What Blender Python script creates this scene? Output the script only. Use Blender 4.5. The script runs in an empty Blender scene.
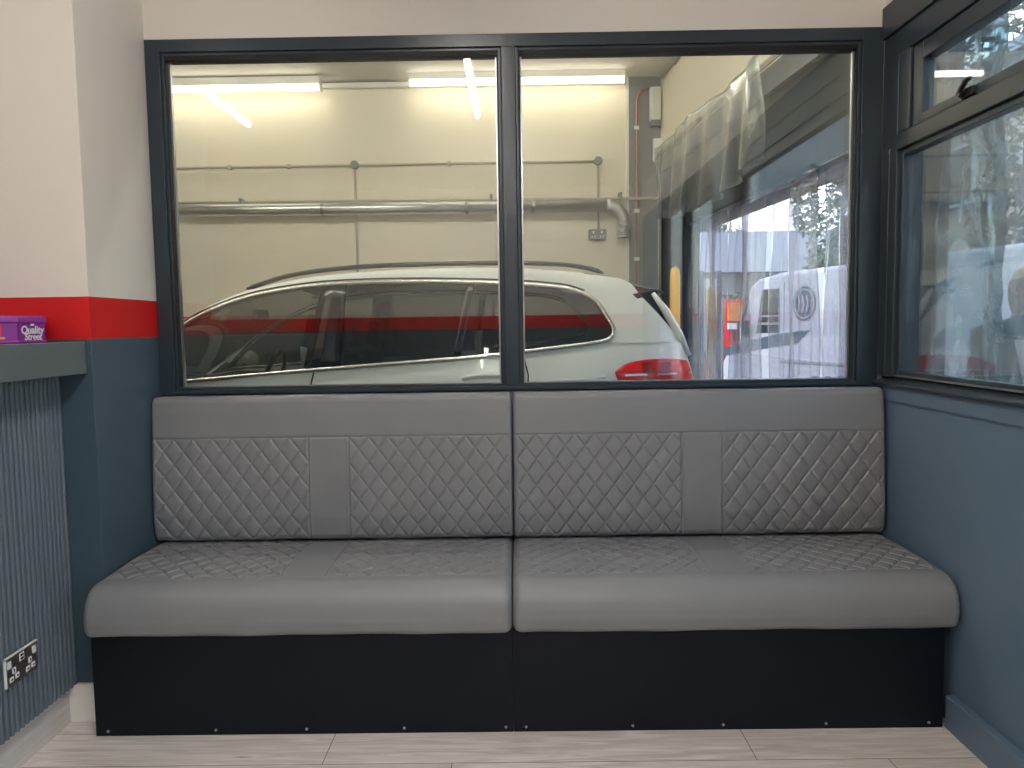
import bpy, bmesh, math, random
from mathutils import Vector, Matrix
random.seed(7)
C = bpy.context.scene.collection
PI = math.pi

# ---------------------------------------------------------------- materials
def lin(c):
    return tuple(((x/255)/12.92 if x/255 <= 0.04045 else ((x/255+0.055)/1.055)**2.4) for x in c)

def mat(name, col, rough=0.5, metal=0.0, var=0.0, vscale=8.0, bump=0.0, bscale=60.0, spec=0.5, coat=0.0, stretch=None):
    m = bpy.data.materials.new(name); m.use_nodes = True
    nt = m.node_tree; N = nt.nodes; L = nt.links
    b = N['Principled BSDF']
    b.inputs['Base Color'].default_value = (*col, 1)
    b.inputs['Roughness'].default_value = rough
    b.inputs['Metallic'].default_value = metal
    b.inputs['Specular IOR Level'].default_value = spec
    if coat:
        b.inputs['Coat Weight'].default_value = coat
        b.inputs['Coat Roughness'].default_value = 0.05
    tc = N.new('ShaderNodeTexCoord')
    src = tc.outputs['Object']
    if stretch:
        mp = N.new('ShaderNodeMapping'); mp.inputs['Scale'].default_value = stretch
        L.new(src, mp.inputs['Vector']); src = mp.outputs['Vector']
    if var:
        n = N.new('ShaderNodeTexNoise'); n.inputs['Scale'].default_value = vscale; n.inputs['Detail'].default_value = 4
        L.new(src, n.inputs['Vector'])
        mx = N.new('ShaderNodeMix'); mx.data_type = 'RGBA'
        mx.inputs['A'].default_value = (*[c*(1-var) for c in col], 1)
        mx.inputs['B'].default_value = (*[min(1, c*(1+var)) for c in col], 1)
        L.new(n.outputs['Fac'], mx.inputs['Factor']); L.new(mx.outputs['Result'], b.inputs['Base Color'])
    if bump:
        n2 = N.new('ShaderNodeTexNoise'); n2.inputs['Scale'].default_value = bscale; n2.inputs['Detail'].default_value = 3
        L.new(src, n2.inputs['Vector'])
        bp = N.new('ShaderNodeBump'); bp.inputs['Strength'].default_value = bump; bp.inputs['Distance'].default_value = 0.002
        L.new(n2.outputs['Fac'], bp.inputs['Height']); L.new(bp.outputs['Normal'], b.inputs['Normal'])
    return m

def glass(name, tint=(0.97, 0.985, 0.98), dirt_glint=0.0, rough=0.0, ior=1.5, dscale=(3, 3, 3)):
    """thin pane: transparent + fresnel gloss, optional film of dirt"""
    m = bpy.data.materials.new(name); m.use_nodes = True
    nt = m.node_tree; N = nt.nodes; L = nt.links
    N.remove(N['Principled BSDF']); out = N['Material Output']
    tr = N.new('ShaderNodeBsdfTransparent'); tr.inputs['Color'].default_value = (*tint, 1)
    gl = N.new('ShaderNodeBsdfGlossy'); gl.inputs['Roughness'].default_value = rough; gl.inputs['Color'].default_value = (1, 1, 1, 1)
    ge = N.new('ShaderNodeNewGeometry')
    mi = N.new('ShaderNodeMix'); mi.data_type = 'FLOAT'
    mi.inputs['A'].default_value = ior; mi.inputs['B'].default_value = 1/ior
    L.new(ge.outputs['Backfacing'], mi.inputs['Factor'])
    fr = N.new('ShaderNodeFresnel'); L.new(mi.outputs['Result'], fr.inputs['IOR'])
    mx = N.new('ShaderNodeMixShader'); L.new(fr.outputs['Fac'], mx.inputs['Fac'])
    L.new(tr.outputs['BSDF'], mx.inputs[1]); L.new(gl.outputs['BSDF'], mx.inputs[2])
    res = mx.outputs['Shader']
    if dirt_glint:
        tc = N.new('ShaderNodeTexCoord'); mp = N.new('ShaderNodeMapping'); mp.inputs['Scale'].default_value = dscale
        L.new(tc.outputs['Object'], mp.inputs['Vector'])
        n = N.new('ShaderNodeTexNoise'); n.inputs['Scale'].default_value = 1; n.inputs['Detail'].default_value = 7; n.inputs['Distortion'].default_value = 2.2
        L.new(mp.outputs['Vector'], n.inputs['Vector'])
        cr = N.new('ShaderNodeValToRGB'); cr.color_ramp.elements[0].position = 0.42; cr.color_ramp.elements[1].position = 0.74
        cr.color_ramp.elements[0].color = (dirt_glint*0.4,)*3+(1,); cr.color_ramp.elements[1].color = (min(1, dirt_glint*2.6),)*3+(1,)  # bright peaks also paint in white glints on the film's creases
        L.new(n.outputs['Fac'], cr.inputs['Fac'])
        tl = N.new('ShaderNodeBsdfTranslucent'); tl.inputs['Color'].default_value = (0.80, 0.9, 0.97, 1)
        df = N.new('ShaderNodeBsdfDiffuse'); df.inputs['Color'].default_value = (0.80, 0.9, 0.97, 1)
        md = N.new('ShaderNodeMixShader'); md.inputs['Fac'].default_value = 0.5
        L.new(tl.outputs['BSDF'], md.inputs[1]); L.new(df.outputs['BSDF'], md.inputs[2])
        m2 = N.new('ShaderNodeMixShader'); L.new(cr.outputs['Color'], m2.inputs['Fac'])
        L.new(res, m2.inputs[1]); L.new(md.outputs['Shader'], m2.inputs[2]); res = m2.outputs['Shader']
    L.new(res, out.inputs['Surface'])
    return m

def emit(name, col, strength):
    m = bpy.data.materials.new(name); m.use_nodes = True
    nt = m.node_tree; nt.nodes.remove(nt.nodes['Principled BSDF'])
    e = nt.nodes.new('ShaderNodeEmission'); e.inputs['Color'].default_value = (*col, 1); e.inputs['Strength'].default_value = strength
    nt.links.new(e.outputs['Emission'], nt.nodes['Material Output'].inputs['Surface'])
    return m

def bands(name, levels, rough=0.55, bump=0.15):
    """wall paint in horizontal bands by height: [(z_top, colour), ...] from the floor up"""
    m = mat(name, levels[-1][1], rough, bump=bump, bscale=140)
    nt = m.node_tree; N = nt.nodes; L = nt.links; b = N['Principled BSDF']
    ge = N.new('ShaderNodeNewGeometry'); sp = N.new('ShaderNodeSeparateXYZ'); L.new(ge.outputs['Position'], sp.inputs[0])
    prev = None
    for z, c in levels[:-1][::-1]:
        lt = N.new('ShaderNodeMath'); lt.operation = 'LESS_THAN'; lt.inputs[1].default_value = z; L.new(sp.outputs['Z'], lt.inputs[0])
        mx = N.new('ShaderNodeMix'); mx.data_type = 'RGBA'; L.new(lt.outputs[0], mx.inputs['Factor'])
        mx.inputs['B'].default_value = (*c, 1)
        if prev is None: mx.inputs['A'].default_value = (*levels[-1][1], 1)
        else: L.new(prev, mx.inputs['A'])
        prev = mx.outputs['Result']
    L.new(prev, b.inputs['Base Color'])
    r = N.new('ShaderNodeMath'); r.operation = 'LESS_THAN'; r.inputs[1].default_value = levels[0][0]; L.new(sp.outputs['Z'], r.inputs[0])
    r2 = N.new('ShaderNodeMix'); r2.data_type = 'FLOAT'; r2.inputs['A'].default_value = rough+0.1; r2.inputs['B'].default_value = 0.36
    L.new(r.outputs[0], r2.inputs['Factor']); L.new(r2.outputs['Result'], b.inputs['Roughness'])
    return m

def wood_floor():
    m = mat('oak_laminate', (0.4, 0.35, 0.3), 0.42)
    nt = m.node_tree; N = nt.nodes; L = nt.links; b = N['Principled BSDF']
    tc = N.new('ShaderNodeTexCoord')
    br = N.new('ShaderNodeTexBrick'); br.offset = 0.30; br.squash = 1
    mp = N.new('ShaderNodeMapping'); mp.inputs['Location'].default_value = (0.22, 0.01, 0)
    L.new(tc.outputs['Object'], mp.inputs['Vector']); L.new(mp.outputs['Vector'], br.inputs['Vector'])
    br.inputs['Scale'].default_value = 1; br.inputs['Brick Width'].default_value = 1.35; br.inputs['Row Height'].default_value = 0.19
    br.inputs['Mortar Size'].default_value = 0.0012; br.inputs['Mortar Smooth'].default_value = 0.1
    br.inputs['Color1'].default_value = (*lin((226, 218, 212)), 1); br.inputs['Color2'].default_value = (*lin((238, 232, 227)), 1)
    br.inputs['Mortar'].default_value = (*lin((84, 74, 66)), 1)
    g = N.new('ShaderNodeMapping'); g.inputs['Scale'].default_value = (2.2, 26, 1); L.new(tc.outputs['Object'], g.inputs['Vector'])
    n = N.new('ShaderNodeTexNoise'); n.inputs['Scale'].default_value = 1.6; n.inputs['Detail'].default_value = 8; n.inputs['Distortion'].default_value = 1.4
    L.new(g.outputs['Vector'], n.inputs['Vector'])
    cr = N.new('ShaderNodeValToRGB'); cr.color_ramp.elements[0].position = 0.3; cr.color_ramp.elements[1].position = 0.72
    cr.color_ramp.elements[0].color = (0.70, 0.66, 0.62, 1); cr.color_ramp.elements[1].color = (1.15, 1.14, 1.12, 1)
    L.new(n.outputs['Fac'], cr.inputs['Fac'])
    g2 = N.new('ShaderNodeMapping'); g2.inputs['Scale'].default_value = (1.3, 7, 1); L.new(tc.outputs['Object'], g2.inputs['Vector'])
    v = N.new('ShaderNodeTexVoronoi'); v.inputs['Scale'].default_value = 1.7; L.new(g2.outputs['Vector'], v.inputs['Vector'])
    c2 = N.new('ShaderNodeValToRGB'); c2.color_ramp.elements[0].position = 0.0; c2.color_ramp.elements[1].position = 0.09
    c2.color_ramp.elements[0].color = (0.35, 0.28, 0.22, 1); c2.color_ramp.elements[1].color = (1, 1, 1, 1)
    L.new(v.outputs['Distance'], c2.inputs['Fac'])
    m1 = N.new('ShaderNodeMix'); m1.data_type = 'RGBA'; m1.blend_type = 'MULTIPLY'; m1.inputs['Factor'].default_value = 0.8
    L.new(br.outputs['Color'], m1.inputs['A']); L.new(cr.outputs['Color'], m1.inputs['B'])
    m2 = N.new('ShaderNodeMix'); m2.data_type = 'RGBA'; m2.blend_type = 'MULTIPLY'; m2.inputs['Factor'].default_value = 0.7
    L.new(m1.outputs['Result'], m2.inputs['A']); L.new(c2.outputs['Color'], m2.inputs['B'])
    L.new(m2.outputs['Result'], b.inputs['Base Color'])
    return m

TEAL = lin((62, 82, 96)); WHITE = lin((226, 220, 212)); RED = lin((200, 6, 12))
M = {}
M['paint'] = bands('banded_paint', [(1.328, lin((66, 85, 98))), (1.470, RED), (9, WHITE)])
M['garage_paint'] = bands('garage_paint', [(1.328, lin((60, 72, 80))), (1.470, RED), (9, lin((232, 224, 204)))])
M['white'] = mat('white_emulsion', WHITE, 0.6, bump=0.1, bscale=150)
M['white_trim'] = mat('white_gloss_trim', lin((232, 230, 224)), 0.35)
M['teal'] = mat('dark_teal_paint', lin((96, 117, 138)), 0.42, var=0.05, vscale=3, bump=0.05, bscale=120)
M['frame'] = mat('anthracite_window_frame', lin((44, 56, 66)), 0.3, bump=0.02, bscale=90)
M['spacer'] = mat('silver_spacer_bar', lin((190, 192, 196)), 0.28, 0.9)
M['gasket'] = mat('black_gasket', lin((14, 14, 16)), 0.6)
M['plinth'] = mat('black_plinth_board', lin((6, 14, 26)), 0.5, var=0.12, vscale=4, spec=0.25)
M['leather'] = mat('grey_faux_leather', lin((130, 131, 135)), 0.38, var=0.04, vscale=5, bump=0.25, bscale=420)
M['screw'] = mat('steel_screw', lin((190, 190, 195)), 0.3, 1)
M['flute'] = mat('fluted_panel_paint', lin((92, 104, 114)), 0.42)
M['fascia'] = mat('counter_fascia_paint', lin((92, 102, 104)), 0.36, var=0.05, vscale=6)
M['laminate'] = mat('grey_laminate', lin((206, 200, 196)), 0.45, var=0.22, vscale=3, stretch=(30, 1.5, 30))
M['floor'] = wood_floor()
M['ceiling'] = mat('ceiling_paint', lin((228, 224, 216)), 0.8)
M['steel'] = mat('brushed_steel_plate', lin((150, 148, 145)), 0.32, 0.85)
M['chrome'] = mat('polished_chrome', lin((225, 225, 228)), 0.12, 1)
M['sock_white'] = mat('white_plastic', lin((225, 225, 222)), 0.35)
M['sock_black'] = mat('black_plastic', lin((18, 18, 19)), 0.4)
M['purple'] = mat('purple_tin', lin((128, 36, 140)), 0.35)
M['purple_dark'] = mat('purple_tin_lid', lin((146, 56, 156)), 0.35)
M['white_print'] = mat('white_print', lin((245, 240, 245)), 0.4)
M['red_print'] = mat('red_print', lin((214, 30, 70)), 0.4)
M['gold_print'] = mat('gold_print', lin((226, 160, 84)), 0.35)
M['glass'] = glass('window_glass')
M['glass_dirty'] = glass('smeared_window_glass', dirt_glint=0.04, dscale=(5, 5, 2.2))
M['car_glass'] = glass('tinted_car_glass', tint=(0.52, 0.56, 0.54), ior=1.5)
M['car_glass_dark'] = glass('privacy_car_glass', tint=(0.27, 0.30, 0.30), ior=1.5)
M['pvc'] = glass('clear_pvc', tint=(0.82, 0.81, 0.87), dirt_glint=0.08, rough=0.08, dscale=(5, 5, 0.8))
M['film'] = glass('cloudy_plastic_film', tint=(0.42, 0.52, 0.56), dirt_glint=0.13, rough=0.12, dscale=(5, 5, 3))
M['film_light'] = glass('thin_plastic_film', tint=(0.72, 0.79, 0.82), dirt_glint=0.07, rough=0.1, dscale=(7, 7, 2))
M['tube'] = emit('warm_tube_glow', (1.0, 0.89, 0.71), 8.5)
M['near_tube'] = emit('near_tube_glow', (1.0, 0.95, 0.88), 40)
M['side_tube'] = emit('side_tube_glow', (1.0, 0.92, 0.82), 20)
M['added_tube'] = emit('added_tube_glow', (1.0, 0.96, 0.90), 180)  # glow of the lamp added behind the camera
M['room_tube'] = emit('room_tube_glow', (1.0, 0.95, 0.87), 66)
M['batten'] = mat('batten_white_metal', lin((235, 233, 226)), 0.4)
M['conduit'] = mat('grey_conduit', lin((176, 170, 158)), 0.45)
M['copper'] = mat('copper_pipe', lin((176, 130, 104)), 0.35, 0.8)
M['duct'] = mat('galvanised_duct', lin((196, 198, 196)), 0.28, 0.85, var=0.08, vscale=20)
M['col_grey'] = mat('grey_column_paint', lin((128, 130, 130)), 0.6)
M['lintel'] = mat('dark_shutter_housing', lin((22, 32, 42)), 0.4)
M['conc'] = mat('pale_grey_steel_beam', lin((112, 116, 118)), 0.55)
M['garage_floor'] = mat('grey_floor_paint', lin((120, 122, 122)), 0.35, var=0.1, vscale=3)
M['paintcar'] = mat('silver_car_paint', lin((238, 241, 236)), 0.32, 0.05, coat=0.8)
M['satin'] = mat('satin_aluminium_trim', lin((214, 212, 204)), 0.22, 0.9)
M['rail'] = mat('dark_roof_rail', lin((58, 58, 58)), 0.35, 0.3)
M['black_gloss'] = mat('gloss_black_trim', lin((10, 10, 11)), 0.1)
M['black'] = mat('matt_black_plastic', lin((26, 26, 27)), 0.6)
M['rubber'] = mat('tyre_rubber', lin((24, 24, 24)), 0.8)
M['alloy'] = mat('alloy_wheel', lin((180, 182, 184)), 0.25, 0.9)
M['redlamp'] = mat('red_lamp_lens', lin((226, 20, 24)), 0.12, coat=0.6)
M['redlamp2'] = mat('red_lamp_bar', lin((150, 8, 14)), 0.12, coat=0.6)
M['clearlamp'] = mat('clear_lamp_lens', lin((215, 220, 225)), 0.1, 0.4)
M['seat_tan'] = mat('car_seat_cloth', lin((52, 52, 50)), 0.8)
M['car_light'] = mat('car_light_trim', lin((150, 148, 138)), 0.6)
M['van'] = mat('white_van_paint', lin((176, 176, 188)), 0.25, coat=0.5)
M['vblue'] = mat('dark_blue_decal', lin((50, 62, 84)), 0.4)
M['vgrey'] = mat('grey_decal', lin((120, 128, 140)), 0.4)
M['asphalt'] = mat('asphalt', lin((120, 122, 124)), 0.85, var=0.15, vscale=6, bump=0.3, bscale=80)
M['brick'] = mat('pale_brick', lin((176, 160, 146)), 0.8, var=0.1, vscale=5)
M['render'] = mat('pale_render', lin((205, 208, 206)), 0.8)
M['slate'] = mat('slate_roof', lin((110, 122, 138)), 0.6, var=0.1, vscale=6)
M['leaf'] = mat('leaf_green', lin((92, 112, 70)), 0.6, var=0.35, vscale=2)
M['leaf2'] = mat('dark_leaf', lin((58, 72, 62)), 0.6, var=0.3, vscale=2)
M['bark'] = mat('bark', lin((88, 78, 70)), 0.9, var=0.2, vscale=10)
M['yellow'] = mat('yellow_paint', lin((250, 190, 20)), 0.4)
M['flagred'] = mat('red_fabric', lin((190, 40, 48)), 0.6)
M['orange'] = mat('orange_print', lin((238, 140, 44)), 0.6)
M['skin'] = mat('skin', lin((214, 160, 138)), 0.5)
M['hair'] = mat('blonde_hair', lin((196, 160, 112)), 0.6, var=0.3, vscale=40, stretch=(8, 8, 1))
M['coat'] = mat('dark_green_coat', lin((50, 78, 84)), 0.75, var=0.2, vscale=12)
M['jeans'] = mat('blue_jeans', lin((60, 74, 104)), 0.8, var=0.1, vscale=20)
M['top'] = mat('pale_top', lin((205, 190, 190)), 0.8)

# ---------------------------------------------------------------- object helpers
ORIG = {}
def orig(o):
    return ORIG.get(o.name, Vector((0, 0, 0))) if o else Vector((0, 0, 0))

def tag(o, label=None, cat=None, group=None, kind=None):
    if label: o['label'] = label
    if cat: o['category'] = cat
    if group: o['group'] = group
    if kind: o['kind'] = kind
    return o

def thing(name, label, cat, loc=(0, 0, 0), rotz=0.0, group=None, world=True):
    """Empty at the thing's base. world=True: children are given in world coordinates"""
    o = bpy.data.objects.new(name, None); C.objects.link(o); o.empty_display_size = 0.1
    o.location = loc; o.rotation_euler = (0, 0, rotz)
    ORIG[o.name] = Vector(loc) if world else Vector((0, 0, 0))
    return tag(o, label, cat, group)

def obj(name, bm, m, parent=None, smooth=False, bevel=0.0, seg=2, wn=False):
    me = bpy.data.meshes.new(name)
    off = orig(parent)
    if parent is None and not isinstance(bm, bpy.types.Mesh):
        pass
    bm.normal_update()
    if off.length: bmesh.ops.translate(bm, verts=bm.verts, vec=-off)
    bm.to_mesh(me); bm.free()
    o = bpy.data.objects.new(name, me); C.objects.link(o)
    for mm in (m if isinstance(m, (list, tuple)) else [m]): me.materials.append(mm)
    if smooth:
        for p in me.polygons: p.use_smooth = True
    if bevel:
        md = o.modifiers.new('bevel', 'BEVEL'); md.width = bevel; md.segments = seg; md.limit_method = 'ANGLE'; md.angle_limit = math.radians(40)
        for p in me.polygons: p.use_smooth = True
        w = o.modifiers.new('wn', 'WEIGHTED_NORMAL')
    if parent:
        o.parent = parent
    ORIG[o.name] = off
    return o

def one(name, bm, m, label, cat, group=None, base=None, **k):
    """a thing that is one mesh; its origin is put at its base"""
    if base is None:
        xs = [v.co for v in bm.verts]
        base = ((min(v.x for v in xs)+max(v.x for v in xs))/2, (min(v.y for v in xs)+max(v.y for v in xs))/2, min(v.z for v in xs))
    bmesh.ops.translate(bm, verts=bm.verts, vec=-Vector(base))
    o = obj(name, bm, m, None, **k); o.location = base
    ORIG[o.name] = Vector(base)
    return tag(o, label, cat, group)

def struct(name, bm, m, **k):
    o = obj(name, bm, m, None, **k); o['kind'] = 'structure'; return o

def box(bm, x0, x1, y0, y1, z0, z1, mi=0):
    vs = [bm.verts.new(p) for p in [(x0, y0, z0), (x1, y0, z0), (x1, y1, z0), (x0, y1, z0), (x0, y0, z1), (x1, y0, z1), (x1, y1, z1), (x0, y1, z1)]]
    for f in [(0, 3, 2, 1), (4, 5, 6, 7), (0, 1, 5, 4), (1, 2, 6, 5), (2, 3, 7, 6), (3, 0, 4, 7)]:
        fc = bm.faces.new([vs[i] for i in f]); fc.material_index = mi
    return vs

def B(*a):
    bm = bmesh.new()
    if a: box(bm, *a)
    return bm

def tube(bm, pts, r, n=10, closed=False, cap=True):
    P = [Vector(p) for p in pts]; rings = []
    R_ = r if isinstance(r, (list, tuple)) else [r]*len(P)
    up = None
    for i, p in enumerate(P):
        a = P[i-1] if (i > 0 or closed) else P[i]; b = P[(i+1) % len(P)] if (i < len(P)-1 or closed) else P[i]
        t = (b-a).normalized()
        if up is None:
            up = Vector((0, 0, 1)) if abs(t.z) < 0.9 else Vector((1, 0, 0))
        s = t.cross(up)
        if s.length < 1e-4: s = t.cross(Vector((0, 1, 0)))
        s.normalize(); u = s.cross(t).normalized(); up = u
        rings.append([bm.verts.new(p + (s*math.cos(2*PI*k/n)+u*math.sin(2*PI*k/n))*R_[i]) for k in range(n)])
    m = len(rings)
    for i in range(m if closed else m-1):
        A, Bq = rings[i], rings[(i+1) % m]
        for k in range(n):
            bm.faces.new([A[k], A[(k+1) % n], Bq[(k+1) % n], Bq[k]])
    if cap and not closed:
        bm.faces.new(rings[0][::-1]); bm.faces.new(rings[-1])
    return bm

def T(pts, r, n=10, **k):
    return tube(bmesh.new(), pts, r, n, **k)

def lathe(prof, n=32, axis='z', center=(0, 0, 0), cap=True):
    """prof: (radius, height) pairs"""
    bm = bmesh.new(); rings = []
    c = Vector(center)
    for r, h in prof:
        ring = []
        for k in range(n):
            a = 2*PI*k/n
            if axis == 'z': p = Vector((r*math.cos(a), r*math.sin(a), h))
            elif axis == 'y': p = Vector((r*math.cos(a), h, r*math.sin(a)))
            else: p = Vector((h, r*math.cos(a), r*math.sin(a)))
            ring.append(bm.verts.new(c+p))
        rings.append(ring)
    for A, Bq in zip(rings, rings[1:]):
        for k in range(n):
            bm.faces.new([A[k], A[(k+1) % n], Bq[(k+1) % n], Bq[k]])
    if cap:
        bm.faces.new(rings[0][::-1]); bm.faces.new(rings[-1])
    bmesh.ops.recalc_face_normals(bm, faces=bm.faces)
    return bm

def prism(poly, y0, y1, axis='y'):
    """extrude a 2-D polygon. axis y: poly in (x,z); axis z: poly in (x,y); axis x: poly in (y,z)"""
    bm = bmesh.new()
    f = {'y': lambda a, b, h: (a, h, b), 'z': lambda a, b, h: (a, b, h), 'x': lambda a, b, h: (h, a, b)}[axis]
    A = [bm.verts.new(f(a, b, y0)) for a, b in poly]; Q = [bm.verts.new(f(a, b, y1)) for a, b in poly]
    n = len(poly)
    bm.faces.new(A); bm.faces.new(Q[::-1])
    for i in range(n): bm.faces.new([A[i], A[(i+1) % n], Q[(i+1) % n], Q[i]])
    bmesh.ops.recalc_face_normals(bm, faces=bm.faces)
    return bm

def loft(rows, close_u=False):
    """rows: list of equal-length point lists"""
    bm = bmesh.new(); V = [[bm.verts.new(p) for p in r] for r in rows]
    for A, Q in zip(V, V[1:]):
        n = len(A)
        for k in range(n if close_u else n-1):
            try: bm.faces.new([A[k], A[(k+1) % n], Q[(k+1) % n], Q[k]])
            except ValueError: pass
    bmesh.ops.remove_doubles(bm, verts=bm.verts, dist=1e-5)
    return bm

def join(*bms):
    out = bmesh.new()
    for b in bms:
        me = bpy.data.meshes.new('tmp'); b.to_mesh(me); b.free(); out.from_mesh(me); bpy.data.meshes.remove(me)
    return out

def interp(tab, x):
    if x <= tab[0][0]: return tab[0][1]
    for (a, b), (c, d) in zip(tab, tab[1:]):
        if x <= c: return b+(d-b)*(x-a)/(c-a)
    return tab[-1][1]

def smooth_curve(pts, n):
    """Catmull-Rom through points, n samples evenly by length"""
    P = [Vector(p) for p in pts]; P = [P[0]*2-P[1]]+P+[P[-1]*2-P[-2]]
    dense = []
    for i in range(1, len(P)-2):
        for k in range(24):
            t = k/24
            a, b, c, d = P[i-1], P[i], P[i+1], P[i+2]
            dense.append(0.5*((2*b)+(c-a)*t+(2*a-5*b+4*c-d)*t*t+(3*b-3*c+d-a)*t**3))
    dense.append(P[-2])
    S = [0]
    for a, b in zip(dense, dense[1:]): S.append(S[-1]+(b-a).length)
    out = []; j = 0
    for k in range(n):
        s = S[-1]*k/(n-1)
        while j < len(S)-2 and S[j+1] < s: j += 1
        t = (s-S[j])/max(1e-9, S[j+1]-S[j])
        out.append(dense[j].lerp(dense[j+1], min(1, max(0, t))))
    return out

def dup(root, loc=None, rotz=None, label=None):
    r = root.copy(); C.objects.link(r)
    if loc is not None: r.location = loc
    if rotz is not None: r.rotation_euler = (0, 0, rotz)
    if label: r['label'] = label
    for ch in list(root.children):
        c = ch.copy(); C.objects.link(c); c.parent = r
        for g in ch.children:
            d = g.copy(); C.objects.link(d); d.parent = c
    return r

# ================================================================ THE ROOM
XL, XR = -1.432, 1.434
YP = -0.483
ZC = 2.90
BACK = -5.6
struct('floor', B(-3.6, XR+0.25, BACK, 0.0, -0.1, 0.0), M['floor'])
struct('ceiling', B(-3.6, XR+0.25, BACK, 0.06, ZC, ZC+0.1), M['ceiling'])
struct('wall_left', B(-3.6, XL, YP, 0.12, 0.0, ZC), M['paint'], bevel=0.002)
struct('wall_left_side', B(-3.7, -3.6, BACK, 0.12, 0.0, ZC), M['paint'])
# window wall below and above the internal window
bm = bmesh.new(); box(bm, XL, XR, 0.0, 0.12, 0.0, 1.09)
struct('wall_back_low', bm, M['teal'])
struct('wall_back', B(XL, XR, 0.0, 0.12, 2.478, ZC), M['white'])
# wall behind the camera
struct('wall_front', B(-3.6, XR+0.25, BACK-0.1, BACK, 0, ZC), M['paint'])

# right wall: low part, head part, solid pieces between windows
YW1 = -2.05   # near end of the first window
bm = bmesh.new()
box(bm, XR, XR+0.12, -2.45, 0.0, 0.0, 1.045); box(bm, XR, XR+0.12, BACK, -4.6, 0.0, 1.045)
struct('wall_right', bm, M['teal'])
bm = bmesh.new()
box(bm, XR, XR+0.12, BACK, 0.0, 2.545, ZC)
struct('wall_right_top', bm, M['white'])
bm = bmesh.new()
box(bm, XR, XR+0.12, -2.45, YW1, 1.045, 2.545); box(bm, XR, XR+0.12, BACK, -4.6, 1.045, 2.545)
struct('wall_right_pier', bm, M['teal'])
struct('baseboard_right', B(1.4014, XR, -2.45, -0.592, 0.0, 0.112), M['teal'], bevel=0.004)
struct('baseboard_left', B(-1.62, XL+0.001, YP-0.018, YP, 0.0, 0.138), M['white_trim'], bevel=0.004)

# ---- internal window (window_1): two panes, double glazed
FX0, FX1, FZ0, FZ1 = XL+0.002, 1.40, 1.095, 2.477
MX0, MX1 = -0.048, 0.008
bm = bmesh.new()
box(bm, FX0, FX0+0.058, -0.006, 0.075, FZ0, FZ1)
box(bm, FX1-0.052, FX1+0.03, -0.006, 0.075, FZ0, FZ1)
box(bm, FX0+0.058, FX1-0.052, -0.006, 0.075, FZ1-0.048, FZ1)
box(bm, FX0+0.058, FX1-0.052, -0.006, 0.075, FZ0, FZ0+0.018)
win1 = struct('window_1', bm, M['frame'], bevel=0.002)
obj('mullion', B(MX0, MX1, -0.008, 0.078, FZ0+0.018, FZ1-0.048), M['frame'], win1, bevel=0.003)
GX = [(FX0+0.058, MX0), (MX1, FX1-0.052)]
GZ = (FZ0+0.018, FZ1-0.048)
for a, b in GX:
    # glazing bead, gasket line, spacer, glass
    bm = bmesh.new()
    for (x0, x1, z0, z1) in [(a, a+0.012, *GZ), (b-0.012, b, *GZ), (a+0.012, b-0.012, GZ[1]-0.012, GZ[1]), (a+0.012, b-0.012, GZ[0], GZ[0]+0.010)]:
        box(bm, x0, x1, 0.004, 0.022, z0, z1)
    obj('glazing_bead', bm, M['frame'], win1, bevel=0.002)
    bm = bmesh.new()
    for (x0, x1, z0, z1) in [(a+0.012, a+0.017, *GZ), (b-0.017, b-0.012, *GZ), (a+0.017, b-0.017, GZ[1]-0.028, GZ[1]-0.012)]:
        box(bm, x0, x1, 0.006, 0.060, z0, z1)
    obj('gasket', bm, M['gasket'], win1)
    bm = bmesh.new()
    for (x0, x1, z0, z1) in [(a+0.017, a+0.024, GZ[0]+0.01, GZ[1]-0.028), (b-0.024, b-0.017, GZ[0]+0.01, GZ[1]-0.028), (a+0.024, b-0.024, GZ[0]+0.004, GZ[0]+0.012)]:
        box(bm, x0, x1, 0.030, 0.046, z0, z1)
    obj('spacer_bar', bm, M['spacer'], win1)
    obj('glass_pane', B(a+0.013, b-0.013, 0.024, 0.029, GZ[0]+0.002, GZ[1]-0.014), M['glass'], win1)
    obj('glass_pane', B(a+0.013, b-0.013, 0.047, 0.052, GZ[0]+0.002, GZ[1]-0.014), M['glass'], win1)

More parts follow.
